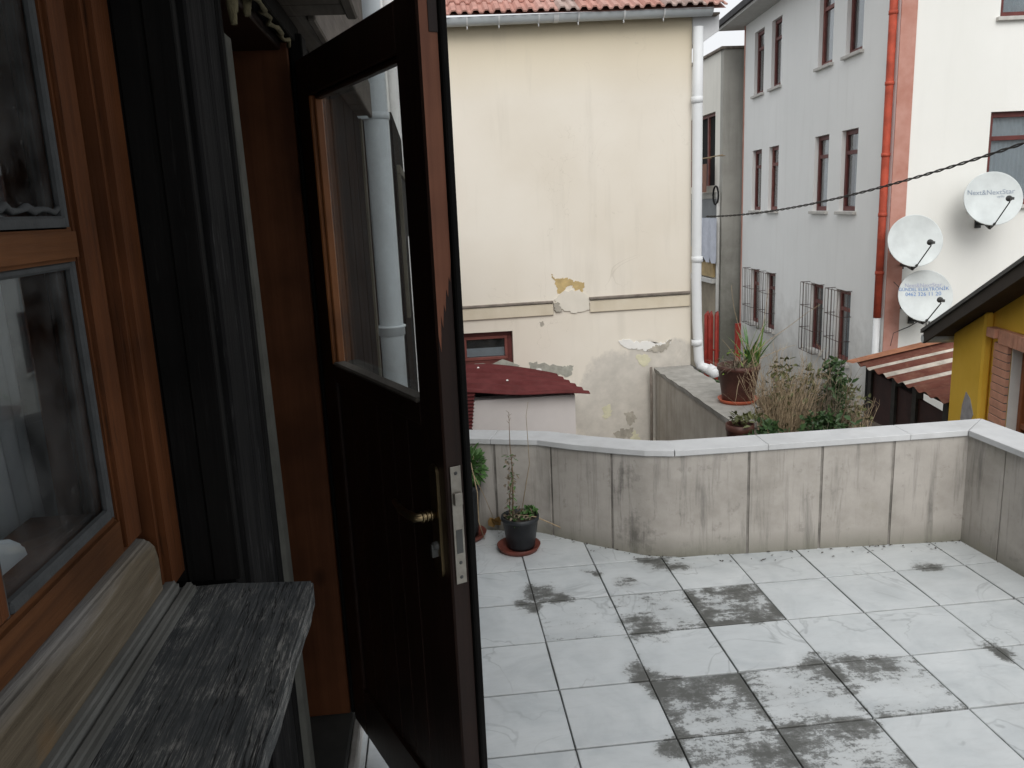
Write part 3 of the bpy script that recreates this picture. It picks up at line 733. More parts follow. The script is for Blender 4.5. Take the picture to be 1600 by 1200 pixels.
ky = MB(); ky.lathe([(.0, .011), (.0085, .010), (.0095, 0)], dpt(hs_, -.006, 0.868), 12, (dd, Vector((0, 0, 1)), -dn)); ky.box((hs_-.004, -.020, .845), (hs_+.004, -.006, .872), AX, HP)
ky.build('key_cylinder', M_DARKM, door)

# downpipe seen through the door glass, and the lean-to wall behind it
dpipe = thing('grey_downpipe', (-.30, 4.55, .0), 'pale grey plastic downpipe with clamp ring seen through the door glass', 'downpipe')
pt, pb = PY(576, 60, 4.60), PY(624, 600, 4.60)
pt = Vector((-.235, 4.56, 3.4)); pb = Vector((-.235, 4.56, -.3))
MB().tube([pt, pt.lerp(pb, .3), pt.lerp(pb, .6), pb], .066, 20).build('pipe', M_PVCG, dpipe)
c = PY(585, 182, 4.56).z
m = MB().lathe([(.067, -.018), (.072, -.016), (.072, .016), (.067, .018)], (-.235, 4.56, c), 20); m.box((-.33, 4.5, c-.016), (-.25, 4.54, c+.016)); m.build('clamp', M_PVCG, dpipe)
c = PY(615, 515, 4.56).z
MB().lathe([(.067, -.03), (.074, -.028), (.074, .012), (.080, .016), (.080, .024), (.067, .028)], (-.235, 4.56, c), 20).build('socket', M_PVCG, dpipe)
lt = thing('timber_shed', (-.5, 5.6, ZG), 'dark timber shed wall with a small black window behind the grey downpipe', 'shed')
MB().box((-1.6, 4.75, ZG), (-.16, 6.6, PX(603, 152, -.16).z)).build('wall', M_CHARW, lt)
MB().box((-.159, 5.0, 1.35), (-.145, 6.3, 1.75)).build('window', M_DARK, lt, bevel=.003)
f_ = MB(); f_.box((-.1595, 4.95, 1.75), (-.135, 6.35, 1.80)); f_.box((-.1595, 4.95, .9), (-.135, 5.0, 1.749)); f_.build('window_frame', M_OLIVEW, lt, bevel=.003)
# white house behind everything at the left
wh = thing('white_house', (-2, 10.5, ZG), 'plain white rendered house far behind the door with two thin pipes', 'house')
MB().box((-7, 10.5, ZG), (.05, 14, 6.5)).build('wall', M_WHITEH, wh)
for u in (552, 592):
    p = PY(u, 10, 10.42); MB().tube([(p.x, 10.40, ZG), (p.x, 10.40, 6.4)], .05, 10).build('pipe', M_PVC, wh)
MB().box((-7.2, 10.2, 6.5), (.25, 14.3, 6.75)).build('roof', M_EAVE, wh)

# ================================================================== CREAM HOUSE
CY = 8.0
ch = thing('cream_house', (1.4, CY, ZG), 'cream rendered house with peeling paint, small basement window and tiled eave', 'house')
XR = 2.602
bw0, bw1 = PY(718, 520, CY), PY(803, 570, CY)
bwx0, bwx1, bwz0, bwz1 = .235, bw1.x, -.015, .325
m = MB(); ex, ez, ey = Vector((1, 0, 0)), Vector((0, 0, 1)), Vector((0, 1, 0))
wall(m, Vector((0, CY, 0)), ex, ez, (.10, XR), (ZG, 3.25), [(bwx0, bwx1, bwz0, bwz1)], ey, .14)
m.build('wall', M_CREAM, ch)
MB().box((.1005, CY+.1405, ZG), (XR-.001, 13, 3.24)).build('rear_wall', M_CREAM, ch)
# basement window
w = MB(); fx0, fx1, fz0, fz1 = bwx0+.003, bwx1-.003, bwz0+.003, bwz1-.003
for a, b in (((fx0, fz0), (fx1, fz0+.045)), ((fx0, fz1-.045), (fx1, fz1)), ((fx0, fz0+.046), (fx0+.045, fz1-.046)), ((fx1-.045, fz0+.046), (fx1, fz1-.046))): w.box((a[0], CY+.07, a[1]), (b[0], CY+.12, b[1]))
bwin = w.build('window', M_MAROON, ch, bevel=.003)
w = MB(); a0, a1, c0, c1 = fx0+.046, fx1-.046, fz0+.046, fz1-.046
for a, b in (((a0, c0), (a1, c0+.03)), ((a0, c1-.03), (a1, c1)), ((a0, c0+.031), (a0+.03, c1-.031)), ((a1-.03, c0+.031), (a1, c1-.031))): w.box((a[0], CY+.06, a[1]), (b[0], CY+.10, b[1]))
w.build('frame', M_MAROONL, bwin, bevel=.003)
MB().box((a0+.03, CY+.085, c0+.03), (a1-.03, CY+.089, c1-.03)).build('pane', G_FAR, bwin)
MB().box((a0+.02, CY+.12, c0+.03), (a1-.03, CY+.125, c0+.115)).build('curtain', M_CURT, bwin)
MB().box((a0, CY+.128, c0), (a1, CY+.132, c1)).build('backing', M_DARK, bwin)
# belt course in two pieces, broken in the middle
def band(u0, v0, u1, v1, name, mat, h, proud, lift=0):
    a, b = PY(u0, v0, CY), PY(u1, v1, CY); z0, z1 = a.z+lift, b.z+lift
    mm = MB(); mm.add([(a.x, CY-proud, z0-h), (b.x, CY-proud, z1-h), (b.x, CY+.01, z1-h), (a.x, CY+.01, z0-h), (a.x, CY-proud, z0), (b.x, CY-proud, z1), (b.x, CY+.01, z1), (a.x, CY+.01, z0)],
                      [(0,1,5,4),(1,2,6,5),(2,3,7,6),(3,0,4,7),(4,5,6,7),(0,3,2,1)]); return mm.build(name, mat, ch, bevel=.004)
band(690, 485, 864, 474, 'band', M_BAND, .115, .022); band(921, 470, 1077, 460, 'band', M_BAND, .115, .022)
band(690, 484, 864, 473, 'ledge', M_LEDGE, .022, .036, .022); band(920, 468, 1077, 458, 'ledge', M_LEDGE, .024, .040, .024)  # real ledges, coloured dark for the thin shadow line
# peeled and patched places
def patch(pix, mat, name, th=.006, amp=.12, n=7, lab=None):
    poly = jag([PY(u, v, CY-.001) for u, v in pix], n, amp*2.0); o = MB().prism([(p.x, CY+.0005, p.z) for p in poly], (0, -th, 0)).build(name, mat, ch)
    return o
random.seed(11)
patch([(866,468),(880,455),(905,452),(921,466),(920,484),(896,489),(872,480)], M_NEWPL, 'plaster_repair', .014, .14)
patch([(861,428),(868,436),(884,434),(898,440),(913,441),(911,457),(902,458),(893,446),(884,449),(880,461),(872,459),(869,446)], M_OCHREPL, 'bare_patch', .003, .25)
patch([(864,474),(872,472),(878,484),(869,488)], M_CEMPATCH, 'bare_patch', .026, .3)
patch([(966,533),(975,530),(1000,536),(1030,536),(1048,530),(1045,540),(1030,548),(1010,548),(992,545),(975,542)], M_FLAKE, 'paint_flake', .008, .25)
patch([(1010,548),(1020,541),(1034,538),(1049,530),(1044,541),(1036,549),(1022,549)], M_CEMPATCH, 'bare_patch', .010, .3)
patch([(994,556),(1012,554),(1017,562),(1008,573),(998,569)], M_YELPL, 'under_paint', .004, .3)
patch([(975,644),(990,643),(995,655),(984,666),(978,655)], M_CEMPATCH, 'bare_patch', .004, .3)
patch([(958,676),(975,670),(990,668),(987,682),(966,690)], M_CEMPATCH, 'bare_patch', .004, .3)
patch([(940,638),(950,632),(956,648),(945,656)], M_YELPL, 'under_paint', .004, .4)
patch([(985,680),(992,672),(1000,690),(988,696)], M_YELPL, 'under_paint', .003, .4)
patch([(827,566),(848,567),(880,573),(896,571),(893,586),(860,590),(827,578)], M_GREENCEM, 'bare_patch', .005, .25)
patch([(700,575),(800,566),(812,571),(800,580),(700,590)], M_GREENCEM, 'bare_patch', .004, .15)
patch([(829,578),(846,576),(850,584),(832,585)], M_FLAKE, 'paint_flake', .009, .3)
patch([(843,504),(849,502),(850,508),(845,511)], M_CEMPATCH, 'chip', .003, .3)
# eave, gutter, tiles
GZ = 3.205; gx1 = PY(1112, 12, 7.87).x
MB().box((.10, 7.88, 3.205), (2.83, CY-.001, 3.222)).build('soffit', M_LEDGE, ch)
# boxed return at the right
MB().prism([(XR+.001, CY-.02, 3.218), (2.86, CY-.02, 3.235), (2.86, CY-.02, 3.08), (2.72, CY-.02, 2.99), (XR+.001, CY-.02, 2.96)], (0, .5, 0)).build('eave_return', M_WHITEH, ch, bevel=.004)
g = MB(); n = 12; rr = .066; tilt = .045
vs = []
for x in (.10, gx1):
    zc = GZ + (x-.1)*tilt*.4
    for k in range(n+1):
        a = math.pi + math.pi*k/n; vs.append((x, 7.87+rr*math.cos(a), zc+rr*math.sin(a)))
    for k in range(n+1):
        a = 2*math.pi - math.pi*k/n; vs.append((x, 7.87+(rr-.004)*math.cos(a), zc+.001+(rr-.004)*math.sin(a)))
N2 = 2*(n+1)
g.add(vs, [(k, (k+1) % N2, (k+1) % N2+N2, k+N2) for k in range(N2)] , True); g.f.append(list(range(N2, 2*N2))); g.sm.append(False)
gutter = g.build('gutter', M_PVCG, ch)
for u in (729, 779, 841, 868, 903, 974, 1036):
    x = PY(u, 30, 7.87).x; zc = GZ+(x-.1)*tilt*.4; wd = .022 if u == 868 else .008
    b = MB(); vs = []
    for xx in (x-wd, x+wd):
        for k in range(n+1):
            a = math.pi + math.pi*k/n; vs.append((xx, 7.87+(rr+.004)*math.cos(a), zc+(rr+.004)*math.sin(a)))
    b.add(vs, [(k, k+1, k+n+2, k+n+1) for k in range(n)], True); b.tube([(x, 7.86, zc-rr), (x, 7.86, zc-rr-.03)], .006, 6) if u != 868 else None
    b.build('gutter_bracket', M_PVC, gutter)
# interlocking roof tiles, two courses over the gutter
def tile_geo(w, l, th=.014):
    mb = MB(); prof = [(0, 0), (.02, .028), (.055, .030), (.075, .004), (.105, .004), (.12, .026), (.15, .028), (.168, .004), (w, .002)]
    vs = []
    for yy2, zz in ((0, 0), (l, 0)):
        for x, z in prof: vs.append((x, yy2, z+zz))
        for x, z in reversed(prof): vs.append((x, yy2, z+zz-th))
    N = 2*len(prof); mb.add(vs, [(k, (k+1) % N, (k+1) % N+N, k+N) for k in range(N)]); mb.f.append(list(range(N))); mb.sm.append(False); mb.f.append(list(range(2*N-1, N-1, -1))); mb.sm.append(False)
    return mb
tm = tile_geo(.195, .40)
protos = []
for mt in M_TERRA:
    o = tm.build('roof_tile', mt, ch); protos.append(o); COL.objects.unlink(o)
roof_base = MB().add([(.1, 7.80, 3.222), (2.86, 7.80, 3.240), (2.86, 12, 5.515), (.1, 12, 5.515)], [(0,1,2,3)]).build('roof', M_TERRA[3], ch)
sl_ = math.atan2(5.6-3.335, 12-7.8)
o0 = Vector(ch['_o'])
for r_ in range(4):
    for c_ in range(14):
        q = random.choice(protos)
        o = bpy.data.objects.new('roof_tile', q.data.copy() if False else q.data); COL.objects.link(o); o.parent = ch
        # proto mesh is stored relative to the thing origin
        Mx = Matrix.Translation(Vector((.115+.196*c_, 7.755+r_*.29*math.cos(sl_), 3.225+(.115+.196*c_)*.0165+r_*.29*math.sin(sl_)+random.uniform(-.004, .004))) - o0) @ Matrix.Rotation(sl_-.06, 4, 'X') @ Matrix.Translation(o0)
        o.matrix_local = Mx
for q in protos: bpy.data.objects.remove(q)
# downpipe at the corner
pipe = [PY(u, v, 7.93) for u, v in ((1091, 42), (1090, 150), (1089, 300), (1088, 440), (1089, 500), (1092, 562))]
pe = pipe[-1]
dpw = MB().tube(pipe + [pe+Vector((.012, -.01, -.06)), pe+Vector((.06, -.04, -.085)), pe+Vector((.10, -.06, -.10))], .049, 16).build('downpipe', M_PVC, ch)
for v in (156, 405, 535):
    p = PY(1089, v, 7.93); MB().lathe([(.05, -.03), (.056, -.028), (.056, .028), (.05, .03)], p, 16).build('socket', M_PVC, dpw)
p = pe+Vector((.10, -.06, -.10)); MB().tube([p+Vector((-.02, .015, .01)), p+Vector((.03, -.02, -.02)), p+Vector((.045, -.03, -.07))], .060, 14).build('elbow', M_PVC, dpw)

# lean-to with curved red sheet roof in front of the cream house
sh = thing('lean_to_shed', (.6, 7.4, ZG), 'small white lean-to with sagging dark red corrugated roof against the cream house', 'shed')
xs1 = PY(899, 640, 7.15).x
MB().box((.02, 7.15, ZG), (xs1, 7.99, -.165)).build('wall', M_WHITEH and plain('pinkish_white_render', (.66, .62, .60), .9, .05, 3), sh)
MB().box((.03, 7.30, -.164), (xs1-.35, 7.98, -.12)).build('gap_shade_filler', M_DARK, sh)  # black box standing in for the shade under the roof sheet
sheet = MB(); NX, NC = 30, 60
def sheet_pt(a, b):
    # a along x 0..1, b across the slope 0 (wall) .. 1 (front)
    x = .0 + a*(PY(922, 610, 7.05).x + .0)
    xe = x - (1-b)*a*.17
    zb = .005 - .15*max(0, a-.35)**1.5/.65**1.5
    zf = -.045 - .10*a
    z = zb*(1-b)+zf*b + .010*math.sin(b*math.pi)*(1-a)*.6 + .019*math.sin(b*math.pi*2*5.5) + .01*math.sin(a*9)*b
    y = 7.99 - .95*b
    return Vector((xe, y, z))
vs = [sheet_pt(i/NX, j/NC) for j in range(NC+1) for i in range(NX+1)]
W_ = NX+1
fs = [(j*W_+i, j*W_+i+1, (j+1)*W_+i+1, (j+1)*W_+i) for j in range(NC) for i in range(NX)]
sheet.add(vs, fs, True); sheet.add([v-Vector((0, 0, .004)) for v in vs], fs, True)
rf = sheet.build('roof', M_REDROOF, sh)
for a, b in ((.22, .12), (.33, .2), (.50, .62)):
    p = sheet_pt(a, b); MB().lathe([(0, .012), (.009, .008), (.012, 0)], p+Vector((0, 0, .006)), 10).build('roof_nail', M_FLAKE, rf)
rag = MB(); N_ = 26; vs = []
for k in range(N_+1):
    z = -.06-.42*k/N_; vs += [(.0, 7.03+.010*(k % 2), z), (.33-.05*k/N_+.012*(k % 2)-.012, 7.03+.010*(k % 2), z)]
rag.add(vs, [(2*k, 2*k+1, 2*k+3, 2*k+2) for k in range(N_)])
rag.build('side_sheet', M_REDROOF, sh)

# ================================================================== RETAINING WALL and planting behind the parapet
rw = thing('retaining_wall', (2.35, 6.8, ZG), 'streaked old concrete garden wall running out from the corner of the cream house', 'wall')
MB().add([(2.215,5.72,ZG),(2.215,7.93,ZG),(2.55,7.93,ZG),(2.55,5.72,ZG),(2.215,5.72,-.17),(2.215,7.93,-.155),(2.55,7.93,-.155),(2.55,5.72,-.17)], [(0,1,5,4),(1,2,6,5),(2,3,7,6),(3,0,4,7),(4,5,6,7),(0,3,2,1)]).build('wall', M_CONC, rw, bevel=.01)
tp = MB(); nn = 24
vs = []
for k in range(nn+1):
    yk = 5.70+2.23*k/nn; z = -.125+random.uniform(-.008, .008)
    vs += [(2.20+random.uniform(-.015, .006), yk, z), (2.56+random.uniform(-.01, .015), yk, z+.004), (2.56, yk, -.168), (2.205, yk, -.172)]
tp.add(vs, [f for k in range(nn) for f in ((4*k, 4*k+1, 4*k+5, 4*k+4), (4*k+1, 4*k+2, 4*k+6, 4*k+5), (4*k+2, 4*k+3, 4*k+7, 4*k+6), (4*k+3, 4*k, 4*k+4, 4*k+7))]+[(0,1,2,3), (4*nn, 4*nn+3, 4*nn+2, 4*nn+1)])
tp.build('wall_top', M_CONCTOP, rw)
MB().tube([(2.16, 7.90, -.11), (2.165, 7.90, -.5), (2.16, 7.9, -1.5)], .014, 8).build('thin_pipe', M_LEDGE, rw)
bed = MB().prism([(2.551, 7.6, -.42), (2.551, 5.69, -.42), (1.9, 5.69, -.42), (1.9, 4.4, -.42), (3.75, 4.4, -.42), (3.75, 7.6, -.42)], (0, 0, ZG+.42)); bed.build('garden_bed', M_SOIL, kind='structure')

def lathe_pot(mb, c, r0, r1, h, rim=.012):
    mb.lathe([(0, 0), (r0, 0), (r0+(r1-r0)*.12, h*.1), (r1*.985, h*.86), (r1*1.02, h*.87), (r1*1.05, h*.9), (r1*1.05, h), (r1*.96, h), (r1*.93, h*.9), (r1*.9, h*.88), (0, h*.88)], c, 28)
def saucer(mb, c, r, h): mb.lathe([(0, 0), (r*.86, 0), (r, h), (r*.96, h), (r*.83, h*.25), (0, h*.25)], c, 28)
def blade(mb, base, d, L, w, droop=.5, seg=5):
    base = Vector(base); d = Vector(d).normalized(); side = d.cross(Vector((0, 0, 1)))
    side = side.normalized() if side.length > 1e-4 else Vector((1, 0, 0))
    vs = []; p = base.copy(); dr = d.copy()
    for k in range(seg+1):
        t = k/seg; ww = w*(1-t**1.6)*(.6+.4*min(1, t*4)); vs += [p-side*ww, p+side*ww]; dr = (dr+Vector((0, 0, -droop*.22*t*1.6))).normalized(); p = p+dr*(L/seg)
    mb.add(vs, [(2*k, 2*k+1, 2*k+3, 2*k+2) for k in range(seg)], True)
def leaf(mb, p, d, L, w):
    p = Vector(p); d = Vector(d).normalized(); s = d.cross(Vector((random.uniform(-1, 1), random.uniform(-1, 1), 1))).normalized(); n = s.cross(d)
    mb.add([p, p+d*L*.35+s*w+n*w*.3, p+d*L*.75+s*w*.7, p+d*L-n*w*.4, p+d*L*.75-s*w*.7, p+d*L*.35-s*w+n*w*.3], [(0,1,2,3), (0,3,4,5)])
def rv(): return Vector((random.gauss(0, 1), random.gauss(0, 1), random.gauss(0, 1))).normalized()
def twig(mb, base, d, L, r, wob=.15, seg=5):
    pts = [Vector(base)]; d = Vector(d).normalized()
    for k in range(seg): d = (d+rv()*wob).normalized(); pts.append(pts[-1]+d*(L/seg))
    mb.tube(pts, [r*(1-.7*k/seg) for k in range(seg+1)], 5); return pts

# --- terrace pots
random.seed(21)
pc = PZ(811, 858, 0); pc.z = .001
pot = thing('flower_pot', pc, 'black plastic flower pot on a red-brown saucer with one tall half-dead stem', 'flower pot')
m = MB(); saucer(m, pc, .100, .026); m.build('saucer', M_SAUCER, pot)
p1 = pc+Vector((.012, .012, .008)); m = MB(); lathe_pot(m, p1, .062, .083, .150); m.build('pot', M_POT, pot)
m = MB(); m.lathe([(0, .012), (.05, .008), (.076, 0), (.07, -.01)], p1+Vector((0, 0, .134)), 16); m.build('soil', M_SOIL, pot)
sb_ = p1+Vector((-.035, .0, .135))
st = MB(); tip = PY(795, 645, sb_.y)
pts = [sb_, sb_.lerp(tip, .2)+Vector((.006, 0, 0)), sb_.lerp(tip, .45)+Vector((.008, 0, 0)), sb_.lerp(tip, .7), tip]
st.tube(pts, [.005, .0042, .003, .002, .0012], 6); st.tube([sb_+Vector((-.012, .01, 0)), sb_+Vector((-.008, .01, .1)), sb_+Vector((.004, .0, .19))], [.004, .003, .002], 6)
for k in range(5): twig(st, tip+Vector((0, 0, -.012*k)), (random.uniform(-1, 1), random.uniform(-1, 1), .6), .018, .0012)
st.build('stem', M_TWIG, pot)
lf = MB(); ld = MB()
for k in range(120):
    t = random.random()**.8*.62; p = sb_.lerp(tip, t)+Vector((random.gauss(0, .012), random.gauss(0, .012), 0)); leaf(ld if random.random() < .75 else lf, p, rv()+Vector((0, 0, -.5)), random.uniform(.014, .03), .005)
for k in range(90):
    a = random.random()*6.28; r = .07*math.sqrt(random.random()); leaf(ld if random.random() < .6 else lf, p1+Vector((r*math.cos(a), r*math.sin(a), .138+random.random()*.02)), rv()+Vector((0, 0, .3)), .028, .006)
for k in range(26):
    leaf(lf, p1+Vector((.058+random.gauss(0, .012), .02, .15+random.random()*.02)), rv(), .03, .011)
lf.build('leaves', M_LEAF, pot, kind='stuff'); ld.build('dead_leaves', M_STRAWD, pot, kind='stuff')
stk = MB(); a = PY(805, 792, pc.y-.06); b = PZ(888, 845, .0); stk.tube([p1+Vector((-.02, 0, .155)), p1+Vector((.07, -.03, .148)), Vector((b.x-.03, b.y+.05, .05)), Vector((b.x, b.y+.03, .004))], [.002, .003, .003, .0015], 6)
stk.tube([sb_+Vector((.04, .02, 0)), sb_+Vector((.09, .02, .25)), PY(822, 650, pc.y), PY(825, 628, pc.y)], [.002, .0018, .0012, .0008], 5)
stk.build('dry_stalk', M_STRAW, pot)
dl = MB(); q = PZ(775, 822, .03)
for k in range(5): leaf(dl, q+rv()*.012, rv()*.5+Vector((.2, 0, .6)), .055, .022)
tag(dl.build('dead_leaf', M_DEADLEAF), 'curled brown dead leaf lying between the two terrace pots', 'leaf')
p2 = PZ(738, 838, 0); p2.z = .001
p2 = Vector((p2.x-.035, p2.y+.0, .001))
pot2 = thing('flower_pot', p2, 'tall dark pot with bushy green plant half hidden behind the open door', 'flower pot')
m = MB(); saucer(m, p2, .105, .026); m.build('saucer', M_SAUCER, pot2)
m = MB(); lathe_pot(m, p2+Vector((0, .01, .008)), .066, .085, .26); m.build('pot', M_POT, pot2)
lf = MB()
for k in range(340):
    v_ = rv(); c = p2+Vector((.02, .01, .34))+Vector((v_.x*.085, v_.y*.085, v_.z*.095))*random.random()**.4; leaf(lf, c, v_+Vector((0, 0, .2)), random.uniform(.025, .05), .012)
lf.build('leaves', M_LEAF, pot2, kind='stuff')
st = MB()
for k in range(14): twig(st, p2+Vector((0, .01, .23)), (random.uniform(-.4, .4), random.uniform(-.4, .4), 1), .2, .003)
q0 = PY(733, 712, p2.y-.09); q1 = PY(746, 770, p2.y-.10); q2 = PY(748, 815, p2.y-.11); q3 = PZ(757, 842, .003)
st.tube([q0, q1, q2, q3], [.0025, .003, .003, .002], 6); q4 = PY(772, 812, p2.y-.05); st.tube([q0.lerp(q1, .5), q1+Vector((.03, .02, -.02)), q4], [.002, .0015, .001], 5)
st.build('dry_stalk', M_STRAW, pot2)

# --- pots and plants beyond the parapet
random.seed(5)
zt = -.118
a, b = PZ(1131, 628, zt), PZ(1178, 642, zt); pcb = (a+b)/2
pb_c = Vector((2.46, 6.32, zt))
bp = thing('planter_pot', pb_c, 'brown plastic pot with spiky green plant on orange saucer atop the concrete wall', 'flower pot')
m = MB(); saucer(m, pb_c, .165, .035); m.build('saucer', M_SAUCERO, bp)
m = MB(); lathe_pot(m, pb_c+Vector((0, 0, .012)), .125, .165, .30); m.build('pot', M_POTB, bp)
lf, ly, dr = MB(), MB(), MB(); top_ = pb_c+Vector((.02, 0, .29))
for k in range(150): blade(dr, top_+Vector((random.gauss(0, .06), random.gauss(0, .06), -.02)), (random.gauss(-.15, .8), random.gauss(0, .8), .55), random.uniform(.12, .30), .003, 1.3)
gp_ = top_+Vector((.085, 0, -.01))
for k in range(34): blade(lf if k % 3 else ly, gp_+Vector((random.gauss(0, .025), random.gauss(0, .025), 0)), (random.gauss(.12, .42), random.gauss(0, .35), 1), random.uniform(.22, .46), random.uniform(.010, .017), .8)
for k in range(40): leaf(ly, top_+rv()*.12+Vector((-.05, 0, .03)), rv(), .05, .008)
lf.build('leaves', M_LEAF, bp, kind='stuff'); ly.build('young_leaves', M_LEAFY, bp, kind='stuff'); dr.build('dry_grass', M_STRAWD, bp, kind='stuff')
tw = MB()
for d_, L_ in (((.9, 0, .9), .8), ((.2, 0, 1), .65), ((-.3, -.2, .5), .35), ((.05, 0, 1), .7), ((.5, 0, .3), .45), ((-.1, -.3, -.2), .35)):
    twig(tw, top_+Vector((random.gauss(0, .05), -.05, 0)), d_, L_, .004, .12, 7)
tw.build('twig', M_STRAW, bp)
b2 = Vector((2.41, 5.55, -.122)) 
q = PY(1156, 662, 5.40); b2 = Vector((q.x, 5.40, -.415))
# a second brown pot lower down, in front of the wall's end
bp2 = thing('planter_pot', b2, 'broad brown pot low beside the concrete wall end below the orange saucer', 'flower pot')
m = MB(); lathe_pot(m, b2, .075, .095, q.z+.415); m.build('pot', M_POTB, bp2)
lo = MB()
for k in range(70): leaf(lo, Vector((b2.x, b2.y, q.z))+Vector((random.gauss(.03, .05), random.gauss(0, .05), random.random()*.06)), rv()+Vector((0, 0, .5)), .06, .012)
lo.build('leaves', M_LEAFO, bp2, kind='stuff')
def clump(name, u, v, yd, label, n_dry, n_leaf, hgt, spread, lm, zb=-.42, stems=6, dmat=None, cat='plant'):
    p = PY(u, v, yd); base = Vector((p.x, yd, zb)); th_ = thing(name, base, label, cat)
    dry, lv_, stm = MB(), MB(), MB()
    for k in range(n_dry):
        b_ = base+Vector((random.gauss(0, spread*.40), random.gauss(0, spread*.40), random.uniform(0, hgt*.25)))
        dr_ = (random.gauss(0, .22), random.gauss(0, .22), 1)
        if k % 3: blade(dry, b_, dr_, hgt*random.uniform(.4, .95), random.uniform(.0022, .004), random.uniform(.2, 1.3), 6)
        else:
            pts = twig(dry, b_, dr_, hgt*random.uniform(.45, .95), .0026, .13, 5)
            for j in range(4): twig(dry, random.choice(pts[2:]), rv()*.8+Vector((0, 0, .9)), hgt*.13, .0015, .25, 3)
    for k in range(n_leaf):
        h_ = random.random()**1.2; leaf(lv_, base+Vector((random.gauss(0, spread*(.55-.3*h_)), random.gauss(0, spread*.5*(1-.5*h_)), .12+h_*hgt*.85)), rv()+Vector((0, 0, .4)), random.uniform(.035, .07), random.uniform(.011, .018))
    for k in range(stems): twig(stm, base+Vector((random.gauss(0, spread*.2), 0, 0)), (random.gauss(0, .25), random.gauss(0, .25), 1), hgt*.9, .005, .12, 6)
    if n_dry: dry.build('dry_stems', dmat or M_STRAWD, th_, kind='stuff')
    if n_leaf: lv_.build('leaves', lm, th_, kind='stuff')
    stm.build('stem', M_TWIG, th_)
    return th_
clump('dry_grass_clump', 1218, 690, 5.60, 'tall tan dry grass clump between the brown pot and the green shrub', 420, 200, .78, .16, M_LEAFO, dmat=M_STRAW)
clump('dead_bush', 1258, 690, 5.75, 'low grey-brown dead tangled bush left of the upright green shrub', 420, 260, .64, .19, M_LEAFO)
clump('green_shrub', 1298, 690, 5.65, 'upright small-leaved green shrub in front of the grey apartment wall', 60, 620, .72, .13, M_LEAFD)
clump('leafy_weed', 1200, 690, 5.15, 'low leafy dark green weed beside the broad brown pot', 30, 420, .36, .15, M_LEAFD)
clump('leafy_weed', 1245, 690, 4.95, 'bright green broadleaf seedling touching the back of the white coping', 10, 230, .27, .12, M_LEAF)
clump('ground_ivy', 1285, 690, 5.25, 'dark green creeping plant at the foot of the upright shrub', 60, 640, .36, .24, M_LEAFD)
clump('grass_tuft', 1322, 690, 5.9, 'yellowish drooping grass tuft right of the upright green shrub', 190, 220, .40, .17, M_LEAFO, dmat=M_STRAW)
# long dark planter trough
tr = PY(1212, 690, 4.75); MBt = MB().box((tr.x-.35, 4.62, -.42), (tr.x+.62, 4.80, -.02)); MBt.box((tr.x-.36, 4.61, -.02), (tr.x+.63, 4.625, -.005))
tag(MBt.build('planter_trough', M_POT, loc=(tr.x, 4.7, -.42), bevel=.006), 'black planter trough behind the white parapet coping under the weeds', 'planter')
# dark hedge at the mouth of the alley
hd = thing('alley_shrub', (4.2, 12.2, ZG), 'dark green shrub at the foot of the alley behind the white downpipe elbow', 'shrub')
lf = MB(); p = PY(1118, 592, 12.2)
for k in range(900): leaf(lf, Vector((p.x+random.gauss(0, .26), 12.2+random.gauss(0, .3), p.z-.30+random.gauss(0, .16))), rv(), random.uniform(.05, .1), .02)
lf.build('leaves', M_LEAFD, hd, kind='stuff')
st = MB()
for k in range(8): twig(st, (p.x+random.gauss(0, .1), 12.2, ZG), (random.gauss(0, .1), random.gauss(0, .1), 1), p.z-ZG, .02, .06)
st.build('stem', M_TWIG, hd)

# ================================================================== GREY APARTMENT BUILDING
AC = O + ray(1392, 300)*13.2; AC = Vector((AC.x, AC.y, 0))
ang = R(4.9); ad = Vector((math.sin(ang), math.cos(ang), 0)); an = Vector((ad.y, -ad.x, 0))   # ad along the side wall, an along the front
apt = thing('apartment_building', (AC.x, AC.y, ZG), 'three storey white apartment building with pink corner stripe and narrow maroon windows', 'building')
def sidep(u, v): p = PP(u, v, AC, an); return (p-AC).dot(ad), p.z
def frontp(u, v): p = PP(u, v, AC, ad); return (p-AC).dot(an), p.z
up = Vector((0, 0, 1)); ZT = 5.70; SL = 8.15
holes = []
cols = [(1.33, 2.03), (2.62, 3.33), (5.47, 6.14), (6.68, 7.40)]
for (z0, z1) in ((-1.60, -.25), (1.20, 2.64), (3.93, 5.38)):
    for (s0, s1) in cols:
        if z0 < 0: s0 -= .0; s1 = s0+.66
        holes.append((s0, s1, z0, z1))
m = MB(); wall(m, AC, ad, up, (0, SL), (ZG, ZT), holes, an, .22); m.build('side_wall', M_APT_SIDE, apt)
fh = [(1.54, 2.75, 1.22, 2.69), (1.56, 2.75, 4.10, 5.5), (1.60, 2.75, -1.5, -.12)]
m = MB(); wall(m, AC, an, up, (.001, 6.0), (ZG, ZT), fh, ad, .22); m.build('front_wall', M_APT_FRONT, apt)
MB().box((.24, .24, ZG), (5.9, SL-.01, ZT-.01), (an, ad, up), AC).build('core', M_DARK, apt)
